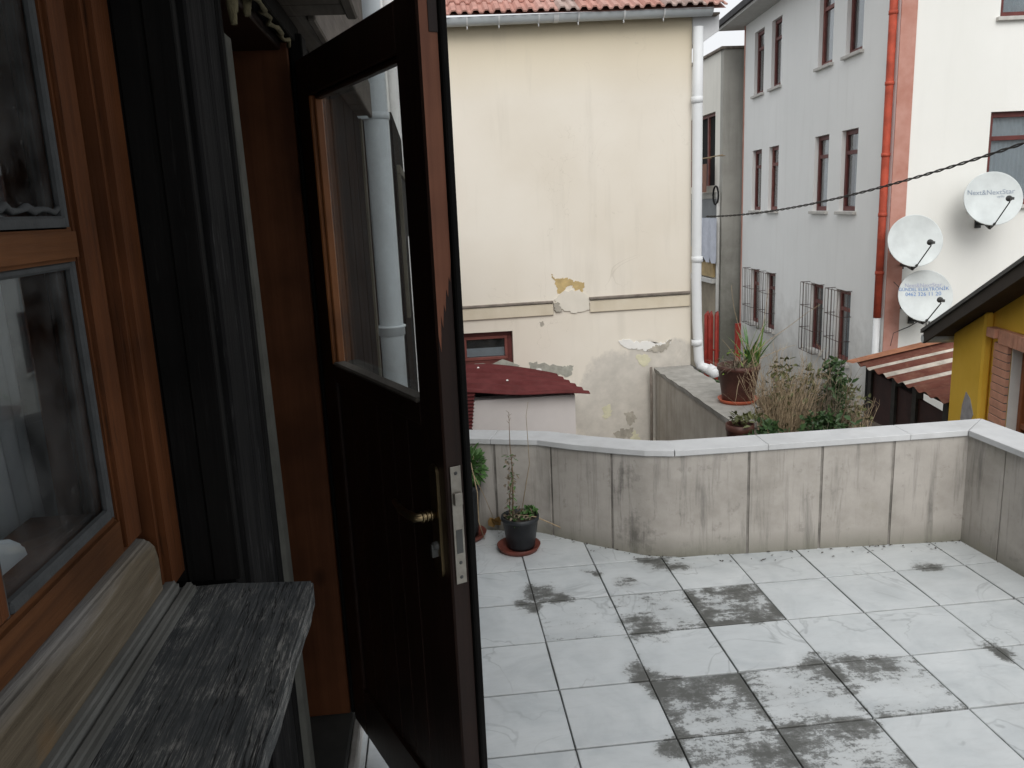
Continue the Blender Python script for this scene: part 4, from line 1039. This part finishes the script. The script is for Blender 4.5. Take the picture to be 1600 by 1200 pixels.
def aptwin(h, du, nin, front=False, idx=0):
    s0, s1, z0, z1 = h; ax = (du, nin, up); d0 = .075
    f = MB(); g = .085
    f.box((s0+.004, d0, z0+.003), (s0+g, d0+.06, z1-.004), ax, AC); f.box((s1-g, d0, z0+.003), (s1-.004, d0+.06, z1-.004), ax, AC)
    f.box((s0+g, d0+.001, z0+.003), (s1-g, d0+.059, z0+g), ax, AC); f.box((s0+g, d0+.001, z1-g), (s1-g, d0+.059, z1-.004), ax, AC)
    tz = z0+(z1-z0)*.70
    f.box((s0+g, d0+.002, tz), (s1-g, d0+.058, tz+.07), ax, AC)
    w_ = f.build('window', M_MAROON if idx % 3 else M_MAROONL, apt, bevel=.004)
    for a, b in ((z0+g, tz), (tz+.07, z1-g)):
        MB().box((s0+g, d0+.03, a), (s1-g, d0+.034, b), ax, AC).build('pane', G_FAR, w_)
    rnd = random.random()
    if front or rnd < .85:
        c = MB(); n_ = 16 if front else 8; vs = []
        ca, cb = s0+.02, s1-.02 if front or rnd > .4 else s0+(s1-s0)*.6
        nn_ = n_*4
        for k in range(nn_+1):
            s = ca+(cb-ca)*k/nn_; dpt_ = d0+.085+.012*math.sin(k*math.pi/2*(1 if front else 1))
            for z in (z0+.05, z1-.02): vs.append(AC+du*s+nin*dpt_+up*z)
        c.add(vs, [(2*k, 2*k+2, 2*k+3, 2*k+1) for k in range(nn_)], True); c.build('curtain', M_CURT, w_)
    MB().box((s0, d0+.101, z0), (s1, d0+.11, z1), ax, AC).build('backing', M_DARK, w_)
    MB().box((s0-.06, -.07, z0-.06), (s1+.06, .073, z0-.001), ax, AC).build('sill', M_SILLW, w_, bevel=.006)
    return w_
random.seed(9)
for i, h in enumerate(holes): aptwin(h, ad, an, False, i)
for i, h in enumerate(fh): aptwin(h, an, ad, True, 1)
# iron grilles boxed out before the lowest windows
for h in holes[:4]:
    s0, s1, z0, z1 = h; s0 -= .04; s1 += .04; z0 -= .02; z1 += .02; g = MB(); dpth = -.20
    P_ = lambda s, d, z: AC+ad*s+an*d+up*z
    for z in (z0, z0+(z1-z0)*.33, z0+(z1-z0)*.66, z1):
        g.tube([P_(s0, 0, z), P_(s0, dpth, z), P_(s1, dpth, z), P_(s1, 0, z)], .007, 5)
    for k in range(6):
        s = s0+(s1-s0)*k/5; g.tube([P_(s, dpth, z0), P_(s, dpth, z1)], .0055, 5)
    for k in range(1, 3):
        for s in (s0, s1): g.tube([P_(s, dpth*k/3, z0), P_(s, dpth*k/3, z1)], .0055, 5)
    g.build('window_grille', M_GRILLE, apt)
# pink corner stripe, orange downpipe, eave
MB().box((.0, -.025, ZG), (.25, -.001, ZT), (an, ad, up), AC).build('corner_stripe', M_PINK, apt)
MB().box((-.012, SL-.001, ZG), (.02, SL+.08, ZT), (an, ad, up), AC).build('corner_stripe', M_PINK, apt)
pp = MB(); zs = [5.75, 4.2, 2.6, 1.0, -.55]
pp.tube([AC+ad*.09-an*.075+up*z for z in zs], .062, 12); pp.build('downpipe', M_ORANGE, apt)
MB().tube([AC+ad*.09-an*.075+up*z for z in (-.551, -1.6, -2.4)], .056, 12).build('downpipe', M_PVC, apt)
for z in (4.25, 3.2, 2.1, 1.15, .2): MB().lathe([(.063, -.03), (.07, -.028), (.07, .028), (.063, .03)], AC+ad*.09-an*.075+up*z, 12).build('pipe_clamp', M_ORANGE, apt)
MB().box((-.55, -.55, ZT), (6.5, SL+.55, ZT+.06), (an, ad, up), AC).build('soffit', M_SOFFW, apt)
MB().box((-.62, -.62, ZT+.061), (6.6, SL+.62, ZT+.20), (an, ad, up), AC).build('eave', M_EAVE, apt)
r_ = MB(); a0 = [AC+an*x+ad*y_+up*(ZT+.201) for x, y_ in ((-.62, -.62), (6.6, -.62), (6.6, SL+.62), (-.62, SL+.62))]; rt = [AC+an*3+ad*2.5+up*(ZT+1.9), AC+an*3+ad*(SL-2.5)+up*(ZT+1.9)]
r_.add(a0+rt, [(0,1,4), (1,2,5,4), (2,3,5), (3,0,4,5)]); r_.build('roof', M_TERRA[0], apt)
# conduit and loose wires on the wall
cb_ = MB()
def fpt(u, v, d=-.02): s, z = frontp(u, v); return AC+an*s+ad*d+up*z
def spt(u, v, d=-.02): s, z = sidep(u, v); return AC+ad*s+an*d+up*z
cb_.tube([spt(1377, 345), spt(1379, 400), spt(1375, 470), spt(1372, 552)], .010, 5)
cb_.tube([fpt(1395, 440), fpt(1410, 455), fpt(1420, 480)], .009, 5)
cb_.tube([fpt(1450, 500), fpt(1458, 520), fpt(1470, 535), fpt(1474, 560)], .010, 5); cb_.tube([fpt(1446, 500), fpt(1448, 530), fpt(1452, 555)], .008, 5)
cb_.tube([fpt(1442, 497), fpt(1420, 510), fpt(1395, 520), fpt(1390, 540)], .008, 5)
cb_.build('wire', M_DARKM, apt)
mb_ = MB(); mb_.box((.2, -.06, -.0), (.2, -.06, .0), (an, ad, up), AC) if False else None
# ---------------------------------------------------------------- satellite dishes
def text_mesh(body, size):
    cu_ = bpy.data.curves.new('print', 'FONT'); cu_.body = body; cu_.size = size; cu_.align_x = 'CENTER'; cu_.align_y = 'CENTER'; cu_.resolution_u = 3
    o = bpy.data.objects.new('print', cu_); COL.objects.link(o)
    dg = bpy.context.evaluated_depsgraph_get(); me = bpy.data.meshes.new_from_object(o.evaluated_get(dg))
    COL.objects.unlink(o); bpy.data.objects.remove(o); return me
def dish(u, v, rad, label, texts, standoff=.55):
    s, z = frontp(u, v); wallp = AC+an*s+up*z
    c = wallp - ad*standoff
    # keep the pixel: move along the ray so that the dish face sits in front of the wall
    d = ray(u, v); t = ((c-O).dot(ad))/d.dot(ad); c = O+d*t
    vv = (O-c); vv.z = 0; vv.normalize(); rt_ = Vector((-vv.y, vv.x, 0))          # image right as seen from the terrace
    n_ = (vv*math.cos(R(20)) + rt_*math.sin(R(20)))*math.cos(R(16)) + up*math.sin(R(16)); n_.normalize()
    sx = up.cross(n_).normalized(); sy = n_.cross(sx)
    root = thing('satellite_dish', c-sy*rad, label, 'satellite dish', 'satellite dishes on the white apartment wall')
    prof = []; K = 12; dep = .06
    for k in range(K+1): r = rad*k/K; prof.append((r, dep*((k/K)**2-1)))
    prof += [(rad+.012, .004), (rad+.012, -.014), (rad*.98, -.016)] + [(rad*k/K, dep*((k/K)**2-1)-.012) for k in range(K-1, -1, -1)]
    ds_ = MB().lathe(prof, c, 40, (sx, sy, n_)).build('dish', M_DISH, root)
    surf = lambda x, y_: c+sx*x+sy*y_+n_*(dep*((x*x+y_*y_)/rad/rad-1)+.004)
    for body, size, x0, y0, mt in texts:
        me = text_mesh(body, size*rad); off = Vector(root['_o'])
        for vtx in me.vertices: vtx.co = surf(vtx.co.x+x0*rad, vtx.co.y+y0*rad)-off
        me.materials.append(mt); o = bpy.data.objects.new('lettering', me); COL.objects.link(o); o.parent = root; o['_o'] = tuple(off)
    bot = c-sy*rad*.98-n_*.02; foc = c+n_*.60-sy*rad*.42+sx*.0
    arm = MB(); arm.tube([bot-n_*.04, bot+n_*.06, foc-sy*.05], .010, 6); arm.tube([bot-sy*.02-n_*.1, bot+n_*.05], .02, 6); arm.build('arm', M_DARKM, root)
    fd = MB(); ax_ = (c-foc).normalized(); e1 = ax_.cross(up).normalized(); e2 = ax_.cross(e1)
    fd.lathe([(0, -.06), (.028, -.055), (.03, .01), (.045, .02), (.045, .04), (0, .045)], foc, 12, (e1, e2, ax_)); fd.box((-.02, -.02, -.11), (.02, .02, -.04), (e1, e2, ax_), foc); fd.build('feed', M_DARKM, root)
    bk = MB(); wp = c-n_*.14-sy*.12; w1 = wallp-up*(rad*.95)-an*rad*.55
    w1 = AC+an*(w1-AC).dot(an)+up*w1.z; w2 = w1+up*.20-an*.18
    bk.tube([c-n_*.105-sy*.1, wp, wp-sy*rad*.75-n_*.03, w1-ad*.22, w1-ad*.002], .024, 7); bk.tube([wp-sy*rad*.55, w2-ad*.1, w2-ad*.002], .016, 6)
    bk.box((-.05, -.02, -.07), (.05, -.001, .07), (an, ad, up), w1); bk.build('wall_bracket', M_DARKM, root)
    return root
dish(1552, 310, .415, 'upper white satellite dish with grey lettering beside the curtained window', [('Next&NextStar', .26, -.06, .26, M_INKG), ('uydu', .13, .30, .10, M_INKG)])
dish(1430, 376, .405, 'blank white satellite dish overlapping the pink corner stripe', [])
dish(1446, 462, .405, 'white satellite dish with blue phone number lettering below the blank dish', [('Next&NextStar', .22, -.05, .43, M_INKP), ('GÜNDEL ELEKTRONİK', .185, -.05, .27, M_INKB), ('0462 326 11 20', .215, -.05, .08, M_INKB)])

# ================================================================== ALLEY BUILDING
AY = 21.4; ax0 = PY(1131, 75, AY).x; azt = PY(1131, 77, AY).z
ab = thing('alley_building', (ax0+2, AY, ZG), 'far alley house with white balcony side, hanging laundry and grey blank wall darker towards the bottom', 'building')
wz0, wz1 = .0, 0
def alp(u, v): p = PX(u, v, ax0); return p.y, p.z
MB().box((ax0+.0, AY, ZG), (ax0+6, AY+.2, azt)).build('grey_wall', M_ALLEYG, ab)
wy1, wzt = alp(1118, 172); wy0, wzb = alp(1102, 292)
hole = (21.9+ .9, 21.9+3.2, 1.35, 3.35)
hy0 = alp(1118, 180)[0]; hole = (hy0, hy0+2.4, alp(1112, 290)[1], alp(1118, 174)[1])
by = alp(1127, 437)
m = MB(); wall(m, Vector((ax0, 0, 0)), ey, up, (AY+.201, AY+14), (ZG, azt-.001), [hole], ex, .2); m.build('white_wall', M_ALLEYW, ab)
MB().box((ax0+.15, hole[0], hole[2]), (ax0+.19, hole[1], hole[3])).build('window', M_DARK, ab)
w = MB()
for k in range(4):
    yq = hole[0]+.05+k*.75; w.box((ax0+.10, yq, hole[2]), (ax0+.149, yq+.09, hole[3]-.08))
w.box((ax0+.10, hole[0], hole[3]-.079), (ax0+.149, hole[1], hole[3])); w.build('window_frame', M_MAROONL, ab)
MB().box((ax0-.08, AY-.06, azt), (ax0+6, AY+14, azt+.07)).build('cornice', M_LEDGE, ab, bevel=.01)
MB().box((ax0-.05, AY+6, azt+.071), (ax0+1.2, AY+7.2, azt+.45)).build('chimney', M_DARK, ab)
# balcony slab, parapet panel, posts below
zb_ = alp(1125, 300)[1]; zy = alp(1125, 440)[1]
MB().box((ax0-.06, AY+.25, zb_-.16), (ax0+.001, AY+9, zb_)).build('balcony_slab', M_ALLEYG, ab)
MB().box((ax0-.05, AY+.3, zb_-1.75), (ax0-.01, AY+9, zb_-.17)).build('recess_shade_panel', plain('shaded_blue_grey', (.20, .21, .215), .9, .1), ab)  # flat panel before the wall, the recess's shade put into its colour
MB().box((ax0-.13, AY+.28, zy+.10), (ax0-.06, AY+9, zy+.85)).build('balcony_panel', plain('tan_panel', (.36, .27, .14), .85, .25, 3), ab)
MB().box((ax0-.17, AY+.25, zy-.06), (ax0-.05, AY+9, zy+.06)).build('balcony_rail', M_SOFFW, ab)
MB().box((ax0-.05, AY+.3, ZG), (ax0-.012, AY+9, zy-.07)).build('lower_wall', plain('tan_lower_render', (.27, .235, .18), .9, .25, 2), ab)
MB().tube([(ax0-.06, AY+.10, ZG), (ax0-.06, AY+.10, zb_)], .05, 8).build('pipe', M_SOFFW, ab)
for k, (u, mt, nm, lb) in enumerate(((1105, M_LEAFO, 'hanging_towel', 'olive green towel hung on the alley balcony line'), (1113, M_MAROONL, 'hanging_shirt', 'brown garment hung on the alley balcony line'))):
    yq, zq = alp(u, 256); c = MB(); vs = []
    for i in range(7):
        for z in (zq, zq-.75): vs.append((ax0-.25+.03*math.sin(i*1.6), yq-.28+.09*i, z))
    c.add(vs, [(2*i, 2*i+2, 2*i+3, 2*i+1) for i in range(6)], True)
    tag(c.build(nm, plain('olive_cloth', (.16, .17, .05), .9) if k == 0 else plain('brown_cloth', (.22, .12, .09), .9)), lb, 'laundry')
yq, zq = alp(1103, 250); rk = MB(); rk.tube([(ax0-.25, yq-2, zq+.02), (ax0-.25, yq+3, zq+.02)], .014, 5)
for k in range(4): rk.tube([(ax0, yq-1.5+k, zq+.02), (ax0-.3, yq-1.5+k, zq+.02)], .012, 5)
rk.build('drying_rail', M_STRAW, ab)
yq, zq = alp(1113, 340); c = MB(); vs = []
for i in range(11):
    for z in (zq, zq-1.05): vs.append((ax0-.20+.04*math.sin(i*1.9), yq-.9+.16*i, z-(.15 if i % 3 else 0)*(z < zq)))
c.add(vs, [(2*i, 2*i+2, 2*i+3, 2*i+1) for i in range(10)], True)
tag(c.build('hanging_sheet', plain('pale_blue_sheet', (.50, .53, .60), .9, .1)), 'pale blue sheet drying on the lower alley balcony', 'laundry')
c = MB(); yq, zq = alp(1124, 302)
c.tube([(ax0-.10, yq+.2*math.cos(a), zq-.05+.24*math.sin(a)) for a in [2*math.pi*k/16 for k in range(17)]], .025, 6); c.build('cable_coil', M_DARK, ab)
# red iron gate in the alley and a red post
gt = thing('red_gate', (5.3, 16, ZG), 'dark red iron gate bars at the end of the narrow alley', 'gate')
for u0, u1 in ((1103, 1107), (1109, 1112), (1119, 1121)):
    a, b = PY(u0, 492, 16), PY(u1, 495, 16); MB().tube([(a.x, 16, ZG), (a.x, 16, a.z), ((a.x+b.x)/2, 16, a.z+.06), (b.x, 16, b.z), (b.x, 16, ZG)], .035, 6).build('bar', M_RUSTBAR, gt)
a, b = PY(1100, 545, 16), PY(1124, 548, 16); MB().tube([a, b], .02, 6).build('rail', M_RUSTBAR, gt)
p = PY(1152, 505, 18.5); MBp = MB().box((p.x-.06, 18.44, ZG), (p.x+.07, 18.5, p.z))
tag(MBp.build('red_post', M_RUSTBAR, loc=(p.x, 18.5, ZG)), 'bright red post against the grey blank wall at the alley end', 'post')

# ================================================================== METAL SHED before the apartment
shz = -.979; E0 = Vector((6.288, 11.5, shz)); E1 = Vector((6.05, 8.9, shz))
ms = thing('metal_shed', (6.6, 10.2, ZG), 'dark shed with rusty red corrugated roof and pale stripes beside the ochre house', 'shed')
ed = (E1-E0).normalized(); rx = Vector((1, 0, .16)).normalized(); LE = (E1-E0).length; RWD = 3.0
NC = 90; amp = .022
def roofp(t, w): 
    return E0+ed*(t*LE)+rx*w+Vector((0, 0, amp*math.sin(t*2*math.pi*9)))
stripes = [(.17, .25), (.37, .40), (.53, .61)]
roof_m, str_m = MB(), MB()
for k in range(NC):
    t0, t1 = k/NC, (k+1)/NC; tm_ = (t0+t1)/2; tgt = str_m if any(a <= tm_ < b for a, b in stripes) else roof_m
    sh0 = .10*random.uniform(-.2, .2)
    tgt.add([roofp(t0, 0), roofp(t1, 0), roofp(t1, RWD), roofp(t0, RWD), roofp(t0, 0)-up*.006, roofp(t1, 0)-up*.006, roofp(t1, RWD)-up*.006, roofp(t0, RWD)-up*.006], [(0,1,2,3), (4,7,6,5), (0,4,5,1)], True)
rs = roof_m.build('roof', M_RUST, ms); str_m.build('roof_stripe', M_SHEETW, rs)
# a rusty loose strip over the far end
lo_ = MB(); p0 = E0-ed*.12; lo_.add([p0-rx*.12+up*.02, p0+ed*.28-rx*.1+up*.035, p0+ed*.28+rx*1.7+up*.05, p0+rx*1.9+up*.06], [(0,1,2,3)]); lo_.build('loose_strip', plain('orange_rust', (.30, .13, .07), .9, .3, 8), rs)
hz_ = PX(1470, 650, E1.x+.05).z
W0, W1 = E0+Vector((.22, -.1, 0)), E1+Vector((.12, .05, 0))
wl_ = MB(); wl_.add([Vector((W0.x, W0.y, ZG)), Vector((W1.x, W1.y, ZG)), Vector((W1.x, W1.y, shz-.21)), Vector((W0.x, W0.y, shz-.13))], [(0,1,2,3)])
wl_.add([Vector((W0.x+.03, W0.y, ZG)), Vector((W1.x+.03, W1.y, ZG)), Vector((W1.x+.03, W1.y, shz-.21)), Vector((W0.x+.03, W0.y, shz-.13))], [(0,3,2,1)])
wl_.build('side_panel', plain('dark_brown_sheet', (.035, .014, .012), .7, .3, 5), ms)
for t in (.02, .36, .62, .96):
    p = W0.lerp(W1, t); MB().box((p.x-.045, p.y-.045, ZG), (p.x+.045, p.y+.045, shz+.0)).build('post', M_IRON, ms)
MB().tube([W0+up*(-.04), W1+up*(-.05)], .03, 6).build('beam', M_IRON, ms)
MB().box((W0.x-.02, W0.y+.06, ZG), (W0.x+.9, W0.y+.12, shz-.05)).build('end_panel', M_DARK, ms)
br = MB(); q = roofp(.98, .9)
for k in range(6): br.tube([q+Vector((random.uniform(-.05, .05), 0, .02+.035*k)), q+Vector((.25, .1, .03+.045*k))], .016, 5)
tag(br.build('broom_head', M_STRAW, loc=q), 'straw broom head lying on the rusty corrugated roof edge', 'broom')
# pale door leaf between the shed and the ochre house
# ================================================================== OCHRE HOUSE
YP = O + ray(1560, 600)*7.5; YP = Vector((YP.x, YP.y, 0)); ya = R(12.8)
yd_ = Vector((math.sin(ya), math.cos(ya), 0)); yn = Vector((-yd_.y, yd_.x, 0)) * 1.0   # outward normal of the wall (towards the terrace)
yn = Vector((-yd_.y, yd_.x, 0)); 
yin = -yn; AXY = (yd_, yin, up)
def yp(u, v, off=0.0):
    p = PP(u, v, YP + yn*off, yn); return (p-YP).dot(yd_), p.z
oc = thing('ochre_house', (YP.x, YP.y, ZG), 'ochre yellow house with dark sloping verge and brick framed window', 'house')
sL = yp(1489, 600)[0]; sP = yp(1536, 600)[0]
eL = yp(1487, 520); eR = yp(1600, 448)
slope = (eR[1]-eL[1])/(eR[0]-eL[0])
rz = lambda s: eL[1]+(s-eL[0])*slope
sb0 = yp(1544, 600)[0]; sb1 = yp(1566, 600)[0]; zl = yp(1566, 545)[1]+.03
# flat wall with the window opening, cut along the slope of the roof
def ywall(mb, s_a, s_b, zlo, inn, th):
    mb.add([YP+yd_*s+yin*d+up*z for d in (inn, inn+th) for s, z in ((s_a, zlo), (s_b, zlo), (s_b, rz(s_b)-.03), (s_a, rz(s_a)-.03))],
           [(0,1,2,3), (4,7,6,5), (0,4,5,1), (1,5,6,2), (2,6,7,3), (3,7,4,0)])
so0, so1 = sb1, sb1-1.1      # the opening runs towards the terrace from the brick jamb
m = MB(); ywall(m, sb1-1.55, sL-.001, ZG, .10, .05) if False else None
m = MB(); ywall(m, sb1, sL-.002, ZG, .06, .3); m.build('wall', M_OCHRE, oc)
m = MB(); ywall(m, sP, sL, ZG, -.03, .0895); m.build('corner_pilaster', M_OCHRE, oc, bevel=.02)
zlt = zl+.0
mm = MB(); mm.add([YP+yd_*s+yin*d+up*z for d in (.06, .36) for s, z in ((so1-.6, zlt+.14), (so0-.001, zlt+.14), (so0-.001, rz(so0)-.03), (so1-.6, rz(so1-.6)-.03))], [(0,1,2,3), (4,7,6,5), (0,4,5,1), (1,5,6,2), (2,6,7,3), (3,7,4,0)]); mm.build('wall', M_OCHRE, oc)
mm = MB(); mm.add([YP+yd_*s+yin*d+up*z for d in (.06, .36) for s, z in ((so1-.6, ZG), (so1-.001, ZG), (so1-.001, zlt+.139), (so1-.6, zlt+.139))], [(0,1,2,3), (4,7,6,5), (0,4,5,1), (1,5,6,2), (2,6,7,3), (3,7,4,0)]); mm.build('wall', M_OCHRE, oc)
# brick jamb, one by one
z = zlt; k = 0
while z > zlt-1.9:
    MB().box((sb1+.002, .022, z-.072), (sb0+.006*(k % 2), .0585, z-.004), AXY, YP).build('brick', M_BRICK, oc, bevel=.004); z -= .076; k += 1
MB().box((sb1+.004, .030, zlt-1.9), (sb0-.004, .0588, zlt), AXY, YP).build('mortar', M_LEDGE, oc)
s = sb0+.03
MB().box((s-.14, -.035, zlt+.045), (s+.02, .055, zlt+.135), AXY, YP).build('brick', M_BRICK, oc, bevel=.006)
s -= .145
while s > so1-.2:
    MB().box((s-.068, .0, zlt+.002), (s, .057, zlt+.136), AXY, YP).build('brick', M_BRICK, oc, bevel=.005); s -= .074
# white reveal, orange-brown window frame, glass
MB().box((sb1-.012, .061, zlt-1.9), (sb1-.0005, .30, zlt-.001), AXY, YP).build('window_reveal', M_FLAKE, oc)
fr = MB(); fr.box((sb1-.075, .145, zlt-1.9), (sb1-.013, .22, zlt-.002), AXY, YP); fr.box((so1, .145, zlt-.065), (sb1-.076, .22, zlt-.002), AXY, YP); fr.box((so1, .15, zlt-.75), (sb1-.076, .215, zlt-.70), AXY, YP)
wf = fr.build('window', plain('orange_brown_frame', (.26, .085, .03), .5, .2), oc, bevel=.004)
MB().box((so1, .18, zlt-1.9), (sb1-.076, .184, zlt-.066), AXY, YP).build('pane', G_FAR, wf)
MB().box((so1-.1, .30, zlt-1.9), (sb1, .32, zlt+.1), AXY, YP).build('backing', M_DARK, wf)
# verge board and roof
for nm, mt, d0, d1, z0, z1, ov in (('verge_board', plain('dark_brown_board', (.035, .028, .022), .7, .2), -.26, -.235, -.09, .03, .02), ('roof', M_EAVE and plain('grey_roof_edge', (.10, .10, .095), .8, .25), -.28, 2.2, .032, .07, .05)):
    mm = MB(); sa, sb_2 = eL[0]+ov+.04, eL[0]-2.9
    mm.add([YP+yd_*s+yin*d+up*(rz(s)+zz) for d in (d0, d1) for s, zz in ((sb_2, z0), (sa, z0), (sa, z1), (sb_2, z1))], [(0,1,2,3), (4,7,6,5), (0,4,5,1), (1,5,6,2), (2,6,7,3), (3,7,4,0)]); mm.build(nm, mt, oc)
mm = MB(); sa, sb_2 = eL[0]+.03, eL[0]-2.9
mm.add([YP+yd_*s+yin*d+up*(rz(s)+zz) for d in (-.234, .10) for s, zz in ((sb_2, -.028), (sa, -.028), (sa, .030), (sb_2, .030))], [(0,1,2,3), (4,7,6,5), (0,4,5,1), (1,5,6,2), (2,6,7,3), (3,7,4,0)]); mm.build('verge_soffit', plain('brown_soffit', (.05, .036, .026), .8, .2), oc)
e_ = YP+yd_*(eL[0]+.05)+yn*.26+up*(rz(eL[0])-.07)
MB().tube([e_+yd_*.03, e_+yin*.6+yd_*.03], .045, 10).build('gutter_end', M_PVCG, oc)
MB().box((so1-.5, .361, ZG), (sL-.01, 2.0, rz(sL)-.2), AXY, YP).build('rear_wall', M_OCHRE, oc)
pq = [YP+yd_*a+yn*.0305+up*b for a, b in [yp(u, v, .03) for u, v in ((1503, 692), (1501, 655), (1504, 632), (1510, 612), (1516, 622), (1521, 648), (1515, 660), (1517, 692))]]
MB().prism(pq, yn*.004).build('bare_patch', plain('bare_grey_plaster', (.36, .35, .36), .9, .2, 12), oc)

# ================================================================== OVERHEAD CABLE
ca0, ca1 = PY(1118, 338, 8.6), PY(1640, 210, 4.0)
cbm = MB(); N = 330
for ph in (0, math.pi):
    pts = []
    for k in range(N+1):
        t = -.06+2.2*k/N; p = ca0+(ca1-ca0)*t; p.z += -.36*t*(1-t) if t < 1 else .36*(t-1)
        a = ph+k*.9; pts.append(p+Vector((0, math.cos(a)*.006, math.sin(a)*.006)))
    cbm.tube(pts, .0048, 5)
ctr = cbm.build('overhead_cable', M_IRON); tag(ctr, 'black twisted overhead cable stretched across the white apartment building', 'cable')

for o in list(bpy.data.objects):
    if '_o' in o: del o['_o']
